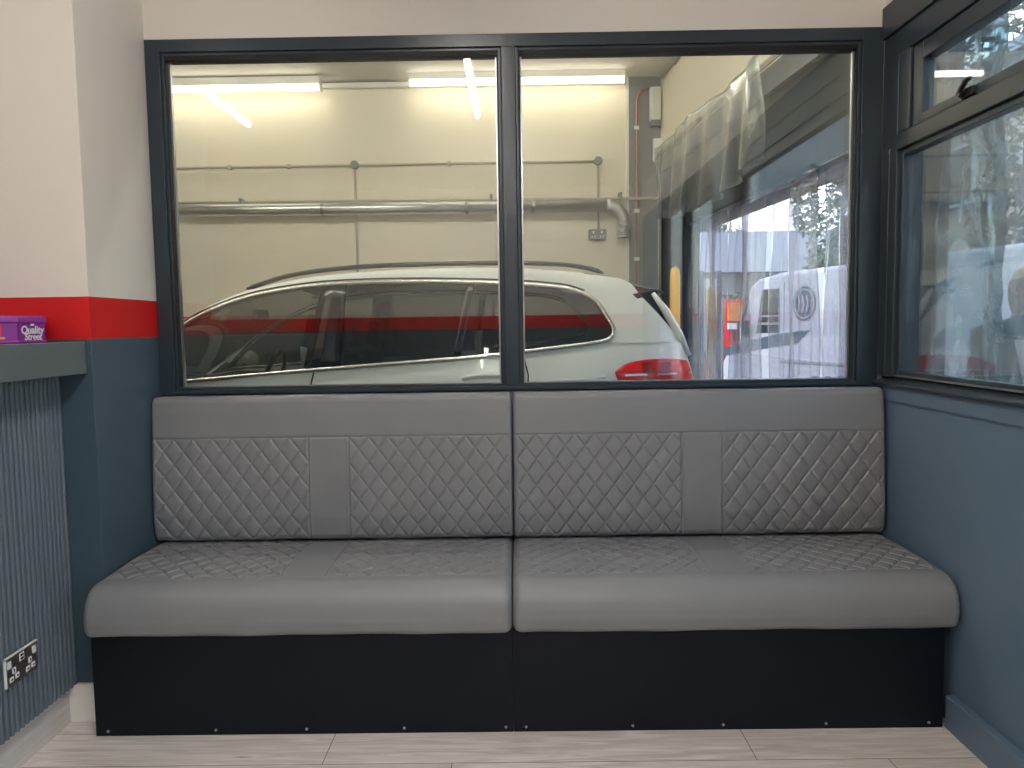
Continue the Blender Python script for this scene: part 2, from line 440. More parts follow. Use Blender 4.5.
# ---- right window (window_2)
def yz_frame(bm, x0, x1, y0, y1, z0, z1, t, tb=None, tt=None):
    tb = tb or t; tt = tt or t
    box(bm, x0, x1, y0, y0+t, z0, z1); box(bm, x0, x1, y1-t, y1, z0, z1)
    box(bm, x0, x1, y0+t, y1-t, z1-tt, z1); box(bm, x0, x1, y0+t, y1-t, z0, z0+tb)
def side_window(y_far, y_near, name, second=False):
    bm = bmesh.new()
    box(bm, XR-0.012, XR+0.10, y_near, y_far, 2.425, 2.545)           # head
    box(bm, XR, XR+0.10, y_near, y_far, 2.335, 2.425)                  # head, set back
    box(bm, XR-0.004, XR+0.10, y_far-0.122, y_far-0.005, 1.135, 2.335); box(bm, XR-0.010, XR, y_far-0.075, y_far-0.02, 1.14, 2.0)       # far post
    box(bm, XR-0.004, XR+0.10, y_near, y_near+0.10, 1.135, 2.335)      # near post
    w = struct(name, bm, M['frame'], bevel=0.003)
    ya, yb = y_near+0.10, y_far-0.122
    obj('transom', B(XR-0.006, XR+0.10, ya, yb, 1.985, 2.045), M['frame'], w, bevel=0.004)
    obj('bottom_bead', B(XR+0.004, XR+0.016, ya, yb, 1.1385, 1.1445), M['spacer'], w)
    obj('sill', prism([(XR-0.022, 1.100), (XR+0.10, 1.100), (XR+0.10, 1.150), (XR+0.02, 1.136), (XR-0.022, 1.112)], y_near, y_far-0.005), M['frame'], w, bevel=0.003)
    obj('sill_board', B(XR-0.008, XR+0.10, y_near, y_far-0.005, 1.045, 1.100), M['teal'], w)
    bm = bmesh.new(); yz_frame(bm, XR+0.008, XR+0.06, ya+0.004, yb-0.082, 2.048, 2.332, 0.065, 0.035, 0.062); box(bm, XR-0.002, XR+0.07, yb-0.078, yb, 2.046, 2.334)
    obj('opening_sash', bm, M['frame'], w, bevel=0.004)
    bm = bmesh.new(); yz_frame(bm, XR+0.010, XR+0.05, ya, yb, 1.137, 1.985, 0.022)
    obj('glazing_bead', bm, M['frame'], w, bevel=0.003)
    obj('glass_pane', B(XR+0.030, XR+0.035, ya+0.05, yb-0.12, 2.080, 2.280), M['glass_dirty'], w)
    obj('glass_pane', B(XR+0.030, XR+0.035, ya+0.015, yb-0.015, 1.150, 1.970), M['glass_dirty'], w)
    return w
win2 = side_window(0.0, YW1, 'window_2')
# glazed entrance door with side light, nearer than the camera
bm = bmesh.new()
for y in (-4.6, -3.56, -2.51): box(bm, XR, XR+0.08, y, y+0.06, 0.0, 2.545)
box(bm, XR, XR+0.08, -4.54, -2.51, 2.38, 2.545)
win3 = struct('window_3', bm, M['frame'])
obj('glass_pane', B(XR+0.035, XR+0.041, -4.54, -3.56, 0.08, 2.38), M['glass'], win3)
obj('sill', B(XR, XR+0.08, -4.54, -3.56, 0.0, 0.08), M['frame'], win3)
bm = bmesh.new(); yz_frame(bm, XR+0.015, XR+0.065, -3.49, -2.52, 0.01, 2.37, 0.075, 0.14)
dr1 = struct('door_1', bm, M['frame'])
obj('glass_pane', B(XR+0.035, XR+0.041, -3.42, -2.59, 0.14, 2.30), M['glass'], dr1)
obj('door_handle', T([(XR-0.03, -3.45, 0.9), (XR-0.03, -3.45, 1.3)], 0.012, 10), M['chrome'], dr1, smooth=True)
# cockspur handle on the opening sash
hy = -0.56
hb = join(B(XR-0.008, XR+0.008, hy-0.035, hy+0.03, 2.052, 2.078), lathe([(0.012, -0.024), (0.012, -0.006)], 16, 'x', (XR, hy+0.012, 2.066)))
h = obj('window_handle', hb, M['sock_black'], win2, bevel=0.002)
hb = T([(XR-0.016, hy+0.014, 2.066), (XR-0.022, hy-0.002, 2.078), (XR-0.024, hy-0.03, 2.092), (XR-0.024, hy-0.055, 2.094)], [0.008, 0.0085, 0.008, 0.006], 10)
obj('lever', hb, M['sock_black'], h, smooth=True)

# ================================================================ THE BENCH
def cushion(prof, x0, x1, r_end, panels, v0, v1, root, name, groove_x, groove_v, xslant=(0, 0), depth=0.0058, dw=0.0755, dh=0.100, puff_in=None):
    """prof: dense list of (y,z) points (outline from back round the front), swept along x with rounded ends.
    panels: [(xa, xb), ...] diamond-quilted between arc lengths v0..v1; each becomes a child mesh"""
    P = prof; n = len(P)
    S = [0]
    for a, b in zip(P, P[1:]): S.append(S[-1]+math.hypot(b[0]-a[0], b[1]-a[1]))
    cy = sum(p[0] for p in P)/n; cz = sum(p[1] for p in P)/n
    nor = []
    for i in range(n):
        a = P[max(0, i-1)]; b = P[min(n-1, i+1)]
        t = (b[0]-a[0], b[1]-a[1]); l = math.hypot(*t) or 1
        nv = (t[1]/l, -t[0]/l)
        nor.append(nv)
    # make normals point outward
    k = n//2
    if nor[k][0]*(P[k][0]-cy)+nor[k][1]*(P[k][1]-cz) < 0: nor = [(-a, -b) for a, b in nor]
    xs = []; st = 0.0030
    m = 10
    for i in range(m): xs.append(x0+r_end*(1-math.cos(PI/2*i/m)))
    nn = int((x1-x0-2*r_end)/st)
    for i in range(nn+1): xs.append(x0+r_end+(x1-x0-2*r_end)*i/nn)
    for i in range(1, m+1): xs.append(x1-r_end+r_end*math.sin(PI/2*i/m))
    bm = bmesh.new(); V = []
    def tri(a):   # distance to nearest integer line
        return abs(a-round(a))
    for x in xs:
        d = min(x-x0, x1-x)
        off = 0.0
        if d < r_end:
            off = r_end-math.sqrt(max(0, r_end**2-(r_end-d)**2))
        row = []
        for i in range(n):
            s = S[i]; h = 0.0
            for (xa, xb) in panels:
                sl = xslant[0]*(s-v0)
                if xa < x < xb and v0 < s < v1:
                    u = (x-xa)/dw; v = (s-v1)/dh
                    sc = 1/math.hypot(1/dw, 1/dh)
                    da = tri(u+v)*sc; db = tri(u-v)*sc
                    g = min(da, db)
                    h += -depth*math.exp(-(g/0.0029)**2) + 0.0015*min(1, g/0.022)
                    e = min(x-xa, xb-x, s-v0, v1-s)
                    h *= min(1, e/0.006)
            for gx in groove_x:
                if v0 < s < v1 and abs(x-gx) < 0.02: h += -0.0045*math.exp(-((x-gx)/0.0030)**2)+0.0014*math.exp(-((abs(x-gx)-0.007)/0.0035)**2)
            for gv in groove_v:
                if abs(s-gv) < 0.02: h += -0.0040*math.exp(-((s-gv)/0.0030)**2)
            # soft hand-made unevenness
            h += 0.0012*math.sin(x*9.1+s*5)+0.0008*math.sin(x*23+s*13)
            ny, nz = nor[i]
            row.append(bm.verts.new((x, P[i][0]+ny*(h-off), P[i][1]+nz*(h-off))))
        V.append(row)
    bm.verts.index_update()
    faces = {}
    for i in range(len(xs)-1):
        xm = (xs[i]+xs[i+1])/2
        for j in range(n-1):
            sm = (S[j]+S[j+1])/2
            key = -1
            for q, (xa, xb) in enumerate(panels):
                if xa < xm < xb and v0 < sm < v1: key = q
            faces.setdefault(key, []).append((V[i][j], V[i+1][j], V[i+1][j+1], V[i][j+1]))
    def sub(key, caps=False):
        b2 = bmesh.new(); mp = {}
        for q in faces[key]:
            vs = []
            for v in q:
                if v not in mp: mp[v] = b2.verts.new(v.co)
                vs.append(mp[v])
            b2.faces.new(vs)
        if caps:
            for row in (V[0], V[-1]):
                b2.faces.new([mp[v] if v in mp else mp.setdefault(v, b2.verts.new(v.co)) for v in row])
            for j in range(len(V)-1):   # close the back between first and last profile points
                pass
            b2.faces.new([mp[r[0]] for r in V]+[mp[r[-1]] for r in V[::-1]])
        bmesh.ops.recalc_face_normals(b2, faces=b2.faces)
        return b2
    body = obj(name, sub(-1, True), M['leather'], root, smooth=True)
    for q in range(len(panels)):
        b2 = sub(q)
        # outward check
        b2.normal_update()
        f = b2.faces[0] if False else None
        o = obj('quilted_panel', b2, M['leather'], body, smooth=True)
    bm.free()
    return body

def arc(cx, cy, r, a0, a1, n):
    return [(cx+r*math.cos(math.radians(a0+(a1-a0)*i/n)), cy+r*math.sin(math.radians(a0+(a1-a0)*i/n))) for i in range(n+1)]

def densify(P, st=0.0030):
    out = [P[0]]
    for a, b in zip(P, P[1:]):
        l = math.hypot(b[0]-a[0], b[1]-a[1]); k = max(1, int(l/st))
        for i in range(1, k+1): out.append((a[0]+(b[0]-a[0])*i/k, a[1]+(b[1]-a[1])*i/k))
    return out

# seat profile (y,z): from the back along the top, over the rounded front, down and under
zt, zb = 0.520, 0.352
seatP = densify([(-0.03, zt-0.004), (-0.30, zt+0.002), (-0.56, zt-0.004)] + arc(-0.568, zt-0.076, 0.074, 88, 20, 14) + [(-0.0, 0)][:0])
# front (the arc above runs the wrong way round in y, mirror it)
seatP = densify([(-0.03, zt-0.004), (-0.30, zt+0.002), (-0.545, zt-0.004)])
seatP += [(-0.550-0.088*math.sin(math.radians(a)), (zt-0.092)+0.088*math.cos(math.radians(a))) for a in range(4, 84, 5)]
seatP += densify([(-0.640, 0.432), (-0.643, 0.400), (-0.636, 0.368), (-0.628, 0.356), (-0.616, 0.352), (-0.58, 0.352), (-0.03, 0.352)], 0.008)
L1 = 0.49      # arc length of the quilted part of the seat
# backrest profile: from the bottom front up, over the top, down the back
backP = densify([(-0.105, 0.527), (-0.116, 0.535), (-0.124, 0.55), (-0.128, 0.62), (-0.118, 0.80), (-0.108, 0.93), (-0.100, 1.03), (-0.096, 1.062)])
backP += [(-0.066-0.030*math.cos(math.radians(a)), 1.062+0.030*math.sin(math.radians(a))) for a in range(8, 91, 8)]
backP += densify([(-0.05, 1.092), (-0.022, 1.090), (-0.022, 0.53)], 0.02)
backP = backP[:-1]+[(-0.024, 0.528)]
V_SEAM = 0.412

def bench(name, label, x0, x1, seat_x0, seat_x1, strip, seam_x, base0, base1, screws):
    r = thing(name, label, 'bench', ((x0+x1)/2, -0.33, 0), group=None)
    obj('plinth', B(base0, base1, -0.592, -0.03, 0.0, 0.350), M['plinth'], r, bevel=0.0015)
    for sx in screws:
        s = lathe([(0.0005, -0.5965), (0.0035, -0.5960), (0.0045, -0.5945), (0.0045, -0.592)], 12, 'y', (sx, 0, 0.018))
        obj('screw', s, M['screw'], r, smooth=True)
    a, b = strip
    cushion(seatP, seat_x0, seat_x1, 0.030, [(seat_x0+0.02, a), (b, seat_x1-0.02)], 0.012, L1, r, 'seat_cushion', [a, b], [L1], depth=0.0078, dw=0.0755, dh=0.085)
    cushion(backP, x0, x1, 0.016, [(x0+0.012, a), (b, x1-0.012)], 0.012, V_SEAM, r, 'backrest_cushion', [a, b], [V_SEAM], dw=0.0755, dh=0.100)
    return r
bench('waiting_bench', 'grey quilted bench unit on black plinth beside the fluted counter, left half of the seating', -1.4315, -0.026, -1.4318, -0.028, (-0.818, -0.660), 0, -1.4283, -0.0295,
      [-1.387, -1.025, -0.721, -0.395, -0.055])
bench('waiting_bench', 'grey quilted bench unit on black plinth against the right window wall', -0.020, 1.420, -0.026, 1.426, (0.630, 0.788), 0, -0.0290, 1.3956,
      [0.012, 0.367, 0.668, 1.009, 1.349])

# ================================================================ COUNTER, SOCKET, TIN
ctr = thing('reception_counter', 'grey-teal reception counter with fluted front and thick top, left of the bench', 'counter', (-1.9, -1.5, 0))
CY0, CY1 = -2.6, YP-0.001
obj('counter_top', B(-2.35, -1.45, CY0, CY1, 1.212, 1.319), M['fascia'], ctr, bevel=0.003)
obj('carcass', B(-2.3, -1.568, CY0+0.03, CY1, 0.0, 1.212), M['teal'], ctr)
# fluted panel: half-round flutes 20 mm apart
row0 = []
y = CY1-0.002; prof = []
while y > CY0+0.05:
    for k in range(9):
        a = PI*k/8
        prof.append((-1.560+0.0195*math.sin(a)**0.6, y-0.0092+0.0092*math.cos(a)))
    y -= 0.0235
bm = bmesh.new()
A_ = [bm.verts.new((px_, py_, 0.135)) for px_, py_ in prof]; Q_ = [bm.verts.new((px_, py_, 1.212)) for px_, py_ in prof]
bk = [bm.verts.new((-1.568, prof[-1][1], 0.135)), bm.verts.new((-1.568, prof[0][1], 0.135)), bm.verts.new((-1.568, prof[-1][1], 1.212)), bm.verts.new((-1.568, prof[0][1], 1.212))]
for i in range(len(prof)-1): bm.faces.new([A_[i], A_[i+1], Q_[i+1], Q_[i]])
bm.faces.new(A_[::-1]+[bk[1], bk[0]][0:0]+[bk[1]][0:1]+[bk[0]]); bm.faces.new(Q_+[bk[2], bk[3]])
bm.faces.new([bk[0], bk[1], bk[3], bk[2]])
bmesh.ops.recalc_face_normals(bm, faces=bm.faces)
o = obj('fluted_panel', bm, M['flute'], ctr)
obj('kickboard', B(-1.592, -1.5665, CY0+0.04, CY1, 0.0, 0.135), M['laminate'], ctr)

sk = thing('wall_socket', 'brushed steel double wall socket on the fluted counter front', 'socket', (-1.54, -0.78, 0.294))
sx = -1.540
SKY = -0.052; SKZ = 0.024
def sbox(y0, y1, z0, z1, x0, x1): return B(sx+x0, sx+x1, y0+SKY, y1+SKY, z0+SKZ, z1+SKZ)
obj('face_plate', sbox(-0.803, -0.654, 0.270, 0.358, 0.0, 0.006), M['steel'], sk, bevel=0.001)
obj('painted_glint', join(sbox(-0.805, -0.8005, 0.270, 0.360, 0.001, 0.0075), sbox(-0.805, -0.652, 0.3565, 0.3605, 0.001, 0.0075)), M['white_trim'], sk)  # white strips paint a glint along the steel plate's edges
for q, yc in enumerate((-0.766, -0.690)):
    for dy, z in ((-0.013, 0.280), (0.013, 0.282)):
        obj('pin_hole', sbox(yc+dy-0.009, yc+dy+0.009, z, z+0.016, 0.005, 0.0072), M['sock_white'], sk, bevel=0.001)
        obj('slot', sbox(yc+dy-0.004, yc+dy+0.004, z+0.006, z+0.010, 0.0070, 0.0078), M['sock_black'], sk)
    obj('pin_hole', sbox(yc-0.008, yc+0.008, 0.302, 0.320, 0.005, 0.0072), M['sock_white'], sk, bevel=0.001)
    obj('slot', sbox(yc-0.002, yc+0.002, 0.306, 0.316, 0.0070, 0.0078), M['sock_black'], sk)
    y0_ = yc-0.030 if q == 0 else yc+0.012
    obj('rocker_switch', sbox(y0_, y0_+0.016, 0.325, 0.347, 0.005, 0.0095), M['sock_white'], sk, bevel=0.001)
obj('usb_port', sbox(-0.739, -0.717, 0.326, 0.350, 0.005, 0.0072), M['sock_white'], sk, bevel=0.001)
obj('slot', join(sbox(-0.735, -0.721, 0.330, 0.336, 0.0068, 0.0078), sbox(-0.735, -0.721, 0.340, 0.346, 0.0068, 0.0078)), M['sock_black'], sk)

def text_obj(body, size, m, parent, matrix, name='lettering', extrude=0.0006, shear=0):
    cu = bpy.data.curves.new(name, 'FONT'); cu.body = body; cu.size = size; cu.extrude = extrude; cu.align_x = 'CENTER'; cu.align_y = 'CENTER'; cu.offset = size*0.018; cu.shear = shear
    o = bpy.data.objects.new(name, cu); C.objects.link(o); cu.materials.append(m)
    if parent: o.parent = parent
    bpy.context.view_layer.update()
    me = bpy.data.meshes.new_from_object(o); bpy.data.objects.remove(o); o = bpy.data.objects.new(name, me); C.objects.link(o)
    if parent: o.parent = parent
    o.matrix_local = matrix
    return o
TCX, TCY = -1.672, -0.637
tin = thing('sweet_tin', 'purple eight-sided sweet tin with white lettering on the counter', 'tin', (TCX, TCY, 1.3192))
ap, hh = 0.151, 0.085
a0 = math.radians(-4)
def octo(apo, z0, z1):
    R0 = apo/math.cos(PI/8)
    return prism([(TCX+R0*math.cos(a0+PI/8+k*PI/4), TCY+R0*math.sin(a0+PI/8+k*PI/4)) for k in range(8)], z0, z1, 'z')
body = obj('tin_body', octo(ap-0.003, 1.3195, 1.3192+hh*0.80), M['purple'], tin, bevel=0.004)
obj('base_rim', octo(ap, 1.3192, 1.328), M['purple_dark'], tin, bevel=0.003)
obj('lid', octo(ap+0.001, 1.3192+hh*0.74, 1.3192+hh), M['purple_dark'], tin, bevel=0.004)
def facet_m(k, dz, du=0, out=0.0015):
    ang = a0+k*PI/4
    nrm = Vector((math.cos(ang), math.sin(ang), 0)); tng = Vector((-math.sin(ang), math.cos(ang), 0))
    p = nrm*(ap-0.003+out)+tng*du+Vector((0, 0, dz))
    mm = Matrix((( tng.x, 0, nrm.x, p.x), (tng.y, 0, nrm.y, p.y), (0, 1, 0, p.z), (0, 0, 0, 1)))
    return mm
text_obj('Quality', 0.034, M['white_print'], tin, facet_m(0, 0.040), shear=0.12)
text_obj('Street', 0.031, M['white_print'], tin, facet_m(0, 0.019, 0.002), shear=0.12)
def local_box(name, mm, w, h_, m, parent, t=0.001):
    bm = B(-w/2, w/2, -h_/2, h_/2, 0, t); bmesh.ops.transform(bm, matrix=Matrix.Translation(orig(parent)) @ mm, verts=bm.verts)
    return obj(name, bm, m, parent)
local_box('crown_mark', facet_m(0, 0.0575, 0.000), 0.016, 0.006, M['white_print'], tin)
for k in (7,):
    local_box('red_print', facet_m(k, 0.043, -0.006), 0.05, 0.036, M['red_print'], tin)
    local_box('gold_print', facet_m(k, 0.017, -0.006), 0.066, 0.007, M['gold_print'], tin)
local_box('gold_print', facet_m(1, 0.038, -0.01), 0.03, 0.03, M['gold_print'], tin)

# room tube lamps (seen reflected in the glass, except the added one behind the camera)
def batten(label, x, y0, y1, z, m='room_tube'):
    t = thing('batten_light', label, 'ceiling light', (x, (y0+y1)/2, z), group='batten lights on the waiting room ceiling')
    obj('housing', B(x-0.03, x+0.03, y0, y1, z+0.012, ZC), M['batten'], t, bevel=0.003)
    bm = T([(x, y0+0.02, z), (x, y1-0.02, z)], 0.018, 12); obj('tube', bm, M[m], t, smooth=True)
    for ya in (y0, y1-0.02): obj('end_cap', B(x-0.022, x+0.022, ya, ya+0.02, z-0.022, z+0.022), M['batten'], t)
    return t
batten('white batten tube light on the waiting room ceiling, over the middle of the bench', -0.262, -2.48, -0.98, 2.86)
batten('white batten tube light on the waiting room ceiling, over the counter', -1.96, -2.62, -1.12, 2.86, 'side_tube')
batten('unseen batten light added to brighten the floor, furthest from the bench', -0.07, -4.9, -3.4, 2.86, 'added_tube')  # added lamp to brighten the floor, its reflection hidden by the mullion

# ================================================================ GARAGE BEYOND
GZC = 3.40; GF = 3.50; GL = -5.6
def fx(y, off=0.0): return 1.51-0.0829*y+off
struct('ground', B(-30, 60, -25, 60, -0.25, -0.12), M['asphalt'])
struct('floor_garage', B(GL, 1.8, 0.0, GF, -0.1, 0.0), M['garage_floor'])
struct('ceiling_garage', B(GL, 1.75, 0.121, GF+0.1, GZC, GZC+0.1), M['ceiling'])
struct('wall_garage_back', B(GL, 0.955, GF, GF+0.12, 0, GZC), M['garage_paint'])
struct('wall_garage_left', B(GL-0.1, GL, 0.0, GF+0.1, 0, GZC), M['garage_paint'])
struct('wall_garage_near', B(GL, XL, 0.121, 0.22, 0, GZC), M['garage_paint'])
struct('wall_garage_over', B(XL, 1.5, 0.121, 0.22, 2.52, GZC), M['garage_paint'])
struct('pillar_garage', B(0.957, 1.40, GF-0.03, GF+0.12, 0, GZC), M['col_grey'])
struct('trim_1', B(0.940, 0.957, GF-0.034, GF, 0, GZC), M['white_trim'])
# side wall towards the street: header, beam, shutter housing, jambs
def fprism(y0, y1, z0, z1, t0=0.0, t1=0.2):
    return prism([(fx(y0, t0), y0), (fx(y0, t1), y0), (fx(y1, t1), y1), (fx(y1, t0), y1)], z0, z1, 'z')
struct('wall_garage_right', fprism(0.0, GF, 2.735, GZC), M['garage_paint'])
struct('beam_garage', fprism(0.0, GF, 2.60, 2.735, -0.02, 0.12), M['conc'])
struct('trim_2', fprism(0.1, GF-0.1, 2.10, 2.60, 0.02, 0.30), M['lintel'])
struct('pillar_street', B(1.50, 1.70, 0.0, 0.315, 0, 3.4), M['lintel'])
struct('wall_outer', B(1.5, 1.554, 0.0, 0.001, 0, 3.4), M['lintel'])
struct('pillar_garage_corner', fprism(2.85, GF, 0, 2.60, 0.0, 0.13), M['lintel'])
struct('trim_3', prism([(fx(0.3)+0.02, 0.3), (fx(0.3)+0.2, 0.3), (fx(2.86)+0.2, 2.86), (fx(2.86)+0.02, 2.86)], -0.12, 0.0, 'z'), M['asphalt'])

# tube lights on the far wall
def tube_light(label, x0, x1, z):
    y = GF-0.20
    t = thing('batten_light', label, 'ceiling light', ((x0+x1)/2, y, z), group='tube lights along the far garage wall')
    obj('housing', B(x0, x1, y-0.035, y+0.035, z+0.012, z+0.075), M['batten'], t, bevel=0.004)
    obj('tube', T([(x0+0.01, y-0.012, z-0.008), (x1-0.01, y-0.012, z-0.008)], 0.026, 12), M['tube'], t, smooth=True)
    for xa in (x0, x1-0.012): obj('end_cap', B(xa, xa+0.012, y-0.042, y+0.03, z-0.038, z+0.02), M['batten'], t)
    for xa in (x0+0.35, x1-0.35): obj('hanger', B(xa-0.012, xa+0.012, y-0.01, y+0.01, z+0.07, GZC), M['batten'], t)
tube_light('glowing tube light by the far garage wall, left of the window mullion', -3.10, -1.56, 3.315)
tube_light('glowing tube light by the far garage wall, crossing behind the window mullion', -0.85, 0.905, 3.335)
tr = obj('ceiling_trunking', B(GL, 0.93, GF-0.06, GF-0.001, 3.345, 3.385), M['batten'], None)
tag(tr, 'long white cable trunking where the far garage wall meets the ceiling', 'trunking')

def ceiling_tube(label, x0, x1, y, z=3.31):
    t = thing('batten_light', label, 'ceiling light', ((x0+x1)/2, y, z), group='battens on the garage ceiling above the window')
    obj('housing', B(x0, x1, y-0.035, y+0.035, z+0.02, GZC), M['batten'], t, bevel=0.004)
    obj('tube', T([(x0+0.01, y, z), (x1-0.01, y, z)], 0.026, 12), M['near_tube'], t, smooth=True)
    for xa in (x0, x1-0.012): obj('end_cap', B(xa, xa+0.012, y-0.035, y+0.035, z-0.03, z+0.03), M['batten'], t)
ceiling_tube('batten tube light on the garage ceiling above the front of the car', -3.2, -1.4, 0.75)
ceiling_tube('batten tube light on the garage ceiling above the rear of the car', -0.9, 0.9, 0.75)
def conduit(label, zz, x0, x1, boxes, drops, clips):
    t = thing('cable_conduit', label, 'conduit', (x0, GF-0.03, zz))
    obj('pipe', T([(x0, GF-0.025, zz), (x1, GF-0.025, zz)], 0.011, 8), M['conduit'], t, smooth=True)
    for bx_ in boxes:
        obj('junction_box', lathe([(0.034, -0.045), (0.034, -0.003)], 20, 'y', (bx_, GF, zz+0.004)), M['col_grey'], t, bevel=0.003)
    for dx, z1 in drops:
        obj('drop_pipe', T([(dx, GF-0.022, zz-0.03), (dx, GF-0.022, z1)], 0.010, 8), M['conduit'], t, smooth=True)
    for cx in clips:
        obj('clip', B(cx-0.012, cx+0.012, GF-0.042, GF-0.001, zz-0.018, zz+0.018), M['conduit'], t)
    return t
conduit('thin pale conduit high on the far garage wall with round junction boxes', 2.718, -5.0, 0.70, (-1.345, 0.70), [(-1.345, 1.6), (0.70, 2.16)], (-3.6, -2.4, -1.9, -0.55, 0.0))

pp = thing('water_pipe', 'thin grey pipe running above the duct and turning down on the grey pillar', 'pipe', (1.2, GF-0.07, 1.6))
obj('pipe', T([(-5.0, GF-0.075, 2.432), (1.17, GF-0.075, 2.398), (1.20, GF-0.075, 2.39), (1.212, GF-0.075, 2.36), (1.212, GF-0.075, 1.0)], 0.013, 8), M['conduit'], pp, smooth=True)
for cx in (-2.3, -0.2, 0.88): obj('clip', B(cx-0.012, cx+0.012, GF-0.095, GF-0.001, 2.40, 2.45), M['col_grey'], pp)

dc = thing('exhaust_duct', 'shiny round metal extraction duct along the far garage wall with elbow at its right end', 'duct', (0.9, GF-0.11, 2.0))
DY = GF-0.12
pts = [(-5.0, DY, 2.362), (0.76, DY, 2.335)]
bm = T(pts, 0.052, 20); obj('duct_run', bm, M['duct'], dc, smooth=True)
el = [(0.76+0.14*math.sin(math.radians(a)), DY, 2.335-0.14+0.14*math.cos(math.radians(a))) for a in range(0, 91, 10)]
obj('elbow', T(el, 0.055, 20), M['duct'], dc, smooth=True)
hp = []; hr = []
for i in range(15):
    hp.append((0.90, DY, 2.20-i*0.0095)); hr.append(0.057 if i % 2 else 0.050)
obj('flexible_hose', T(hp, hr, 20), M['duct'], dc)
for cx in (-3.8, -2.9, -1.6, -0.4, 0.15):
    bm = lathe([(0.0535, -0.012), (0.0565, -0.012), (0.0565, 0.012), (0.0535, 0.012)], 24, 'x', (cx, DY, 2.335-(cx-0.76)*0.0047), cap=False)
    obj('band', bm, M['steel'], dc)
    obj('bracket', B(cx-0.008, cx+0.008, DY+0.05, GF-0.001, 2.33, 2.36), M['steel'], dc)

gs = thing('wall_socket', 'grey metal double wall socket on the far garage wall beneath the duct', 'socket', (0.69, GF, 2.07))
obj('back_box', B(0.617, 0.765, GF-0.045, GF-0.001, 2.068, 2.155), M['col_grey'], gs, bevel=0.006)
for dx in (-0.035, 0.035):
    obj('rocker_switch', B(0.691+dx-0.008, 0.691+dx+0.008, GF-0.05, GF-0.044, 2.12, 2.14), M['sock_white'], gs)
    bm = B(0.691+dx-0.016, 0.691+dx-0.006, GF-0.047, GF-0.044, 2.085, 2.10); box(bm, 0.691+dx+0.006, 0.691+dx+0.016, GF-0.047, GF-0.044, 2.085, 2.10)
    obj('pin_hole', bm, M['sock_white'], gs)

cp = thing('copper_pipe', 'copper pipe curving down the grey garage pillar', 'pipe', (1.02, GF-0.06, 0.0))
obj('pipe', T([(1.20, GF-0.05, 3.30), (1.10, GF-0.05, 3.30), (1.05, GF-0.05, 3.27), (1.02, GF-0.05, 3.20), (1.02, GF-0.05, 0.0)], 0.011, 8), M['copper'], cp, smooth=True)
for z in (2.98, 2.30, 1.9): obj('clip', B(1.0, 1.04, GF-0.065, GF-0.031, z-0.015, z+0.015), M['sock_white'], cp)
hd = thing('wall_heater', 'slim white tubular unit high on the grey garage pillar', 'heater', (1.165, GF-0.06, 2.95))
obj('casing', B(1.125, 1.215, GF-0.11, GF-0.031, 3.03, 3.30), M['sock_white'], hd, bevel=0.012)
obj('cap', B(1.133, 1.207, GF-0.10, GF-0.035, 2.985, 3.03), M['col_grey'], hd, bevel=0.006)
jb = one('junction_box', B(1.155, 1.235, GF-0.075, GF-0.031, 2.70, 2.89), M['sock_white'], 'white rectangular box on the grey garage pillar under the slim unit', 'box', bevel=0.006)
one('cable_trunking', B(1.200, 1.222, GF-0.055, GF-0.031, 0.2, 2.699), M['sock_white'], 'white vertical cable trunking below the white box on the pillar', 'trunking')
cc = thing('ceiling_conduit', 'pale conduit where the garage ceiling meets the street side wall', 'conduit', (1.3, 2.0, 3.36))
obj('pipe', T([(fx(3.4, -0.02), 3.4, 3.365), (fx(0.3, -0.02), 0.3, 3.365)], 0.012, 8), M['conduit'], cc, smooth=True)
for y in (3.0, 2.6, 2.1): obj('clip', B(fx(y)-0.035, fx(y)-0.002, y-0.03, y+0.03, 3.35, 3.383), M['conduit'], cc)

# PVC strip curtain
rail = thing('curtain_rail', 'pale metal curtain rail across the garage door opening', 'rail', (fx(1.6, -0.06), 1.6, 2.7))
obj('track', T([(fx(3.3, -0.06), 3.3, 2.735), (fx(0.45, -0.06), 0.45, 2.735)], 0.014, 8), M['conduit'], rail, smooth=True)
obj('track', T([(fx(3.3, -0.085), 3.3, 2.70), (fx(0.9, -0.085), 0.9, 2.70)], 0.008, 8), M['conduit'], rail, smooth=True)
def pvc_strip(y0, y1, z0, z1, off, label, flare=0.0, m='pvc', amp=0.012, group='hanging clear plastic strips', edge=True):
    rows = []; nz = 26; ny = 14
    ph = random.random()*6
    for j in range(nz+1):
        z = z0+(z1-z0)*j/nz; t = 1-(z-z0)/(z1-z0)
        row = []
        for i in range(ny+1):
            y = y0+(y1-y0)*i/ny + flare*t
            x = fx(y, off)+amp*math.sin(i*1.1+ph+z*1.5)*(0.4+t)+0.01*math.sin(z*6+ph)
            row.append((x, y, z))
        rows.append(row)
    bm = loft(rows)
    xs = [v.co for v in bm.verts]; base = (fx((y0+y1)/2, off), (y0+y1)/2, z0)
    o = one('plastic_strip', bm, M[m], label, 'plastic strip', group, base, smooth=True)
    md = o.modifiers.new('thickness', 'SOLIDIFY'); md.thickness = 0.002
    return o
strips = [
 (2.62, 2.86, 'clear plastic strip beside the far dark door post'),
 (2.36, 2.66, 'clear plastic strip next to the strip at the far door post'),
 (2.06, 2.38, 'clear plastic strip third from the far door post'),
 (1.78, 2.08, 'clear plastic strip hanging in front of the rear of the van'),
 (1.44, 1.78, 'clear plastic strip hanging across the van side graphics'),
 (1.10, 1.42, 'clear plastic strip hanging over the round van emblem'),
 (0.80, 1.08, 'creased clear plastic strip right of the round van emblem'),
 (0.52, 0.78, 'clear plastic strip second from the near door post'),
 (0.33, 0.52, 'narrow clear plastic strip nearest to the window corner')]
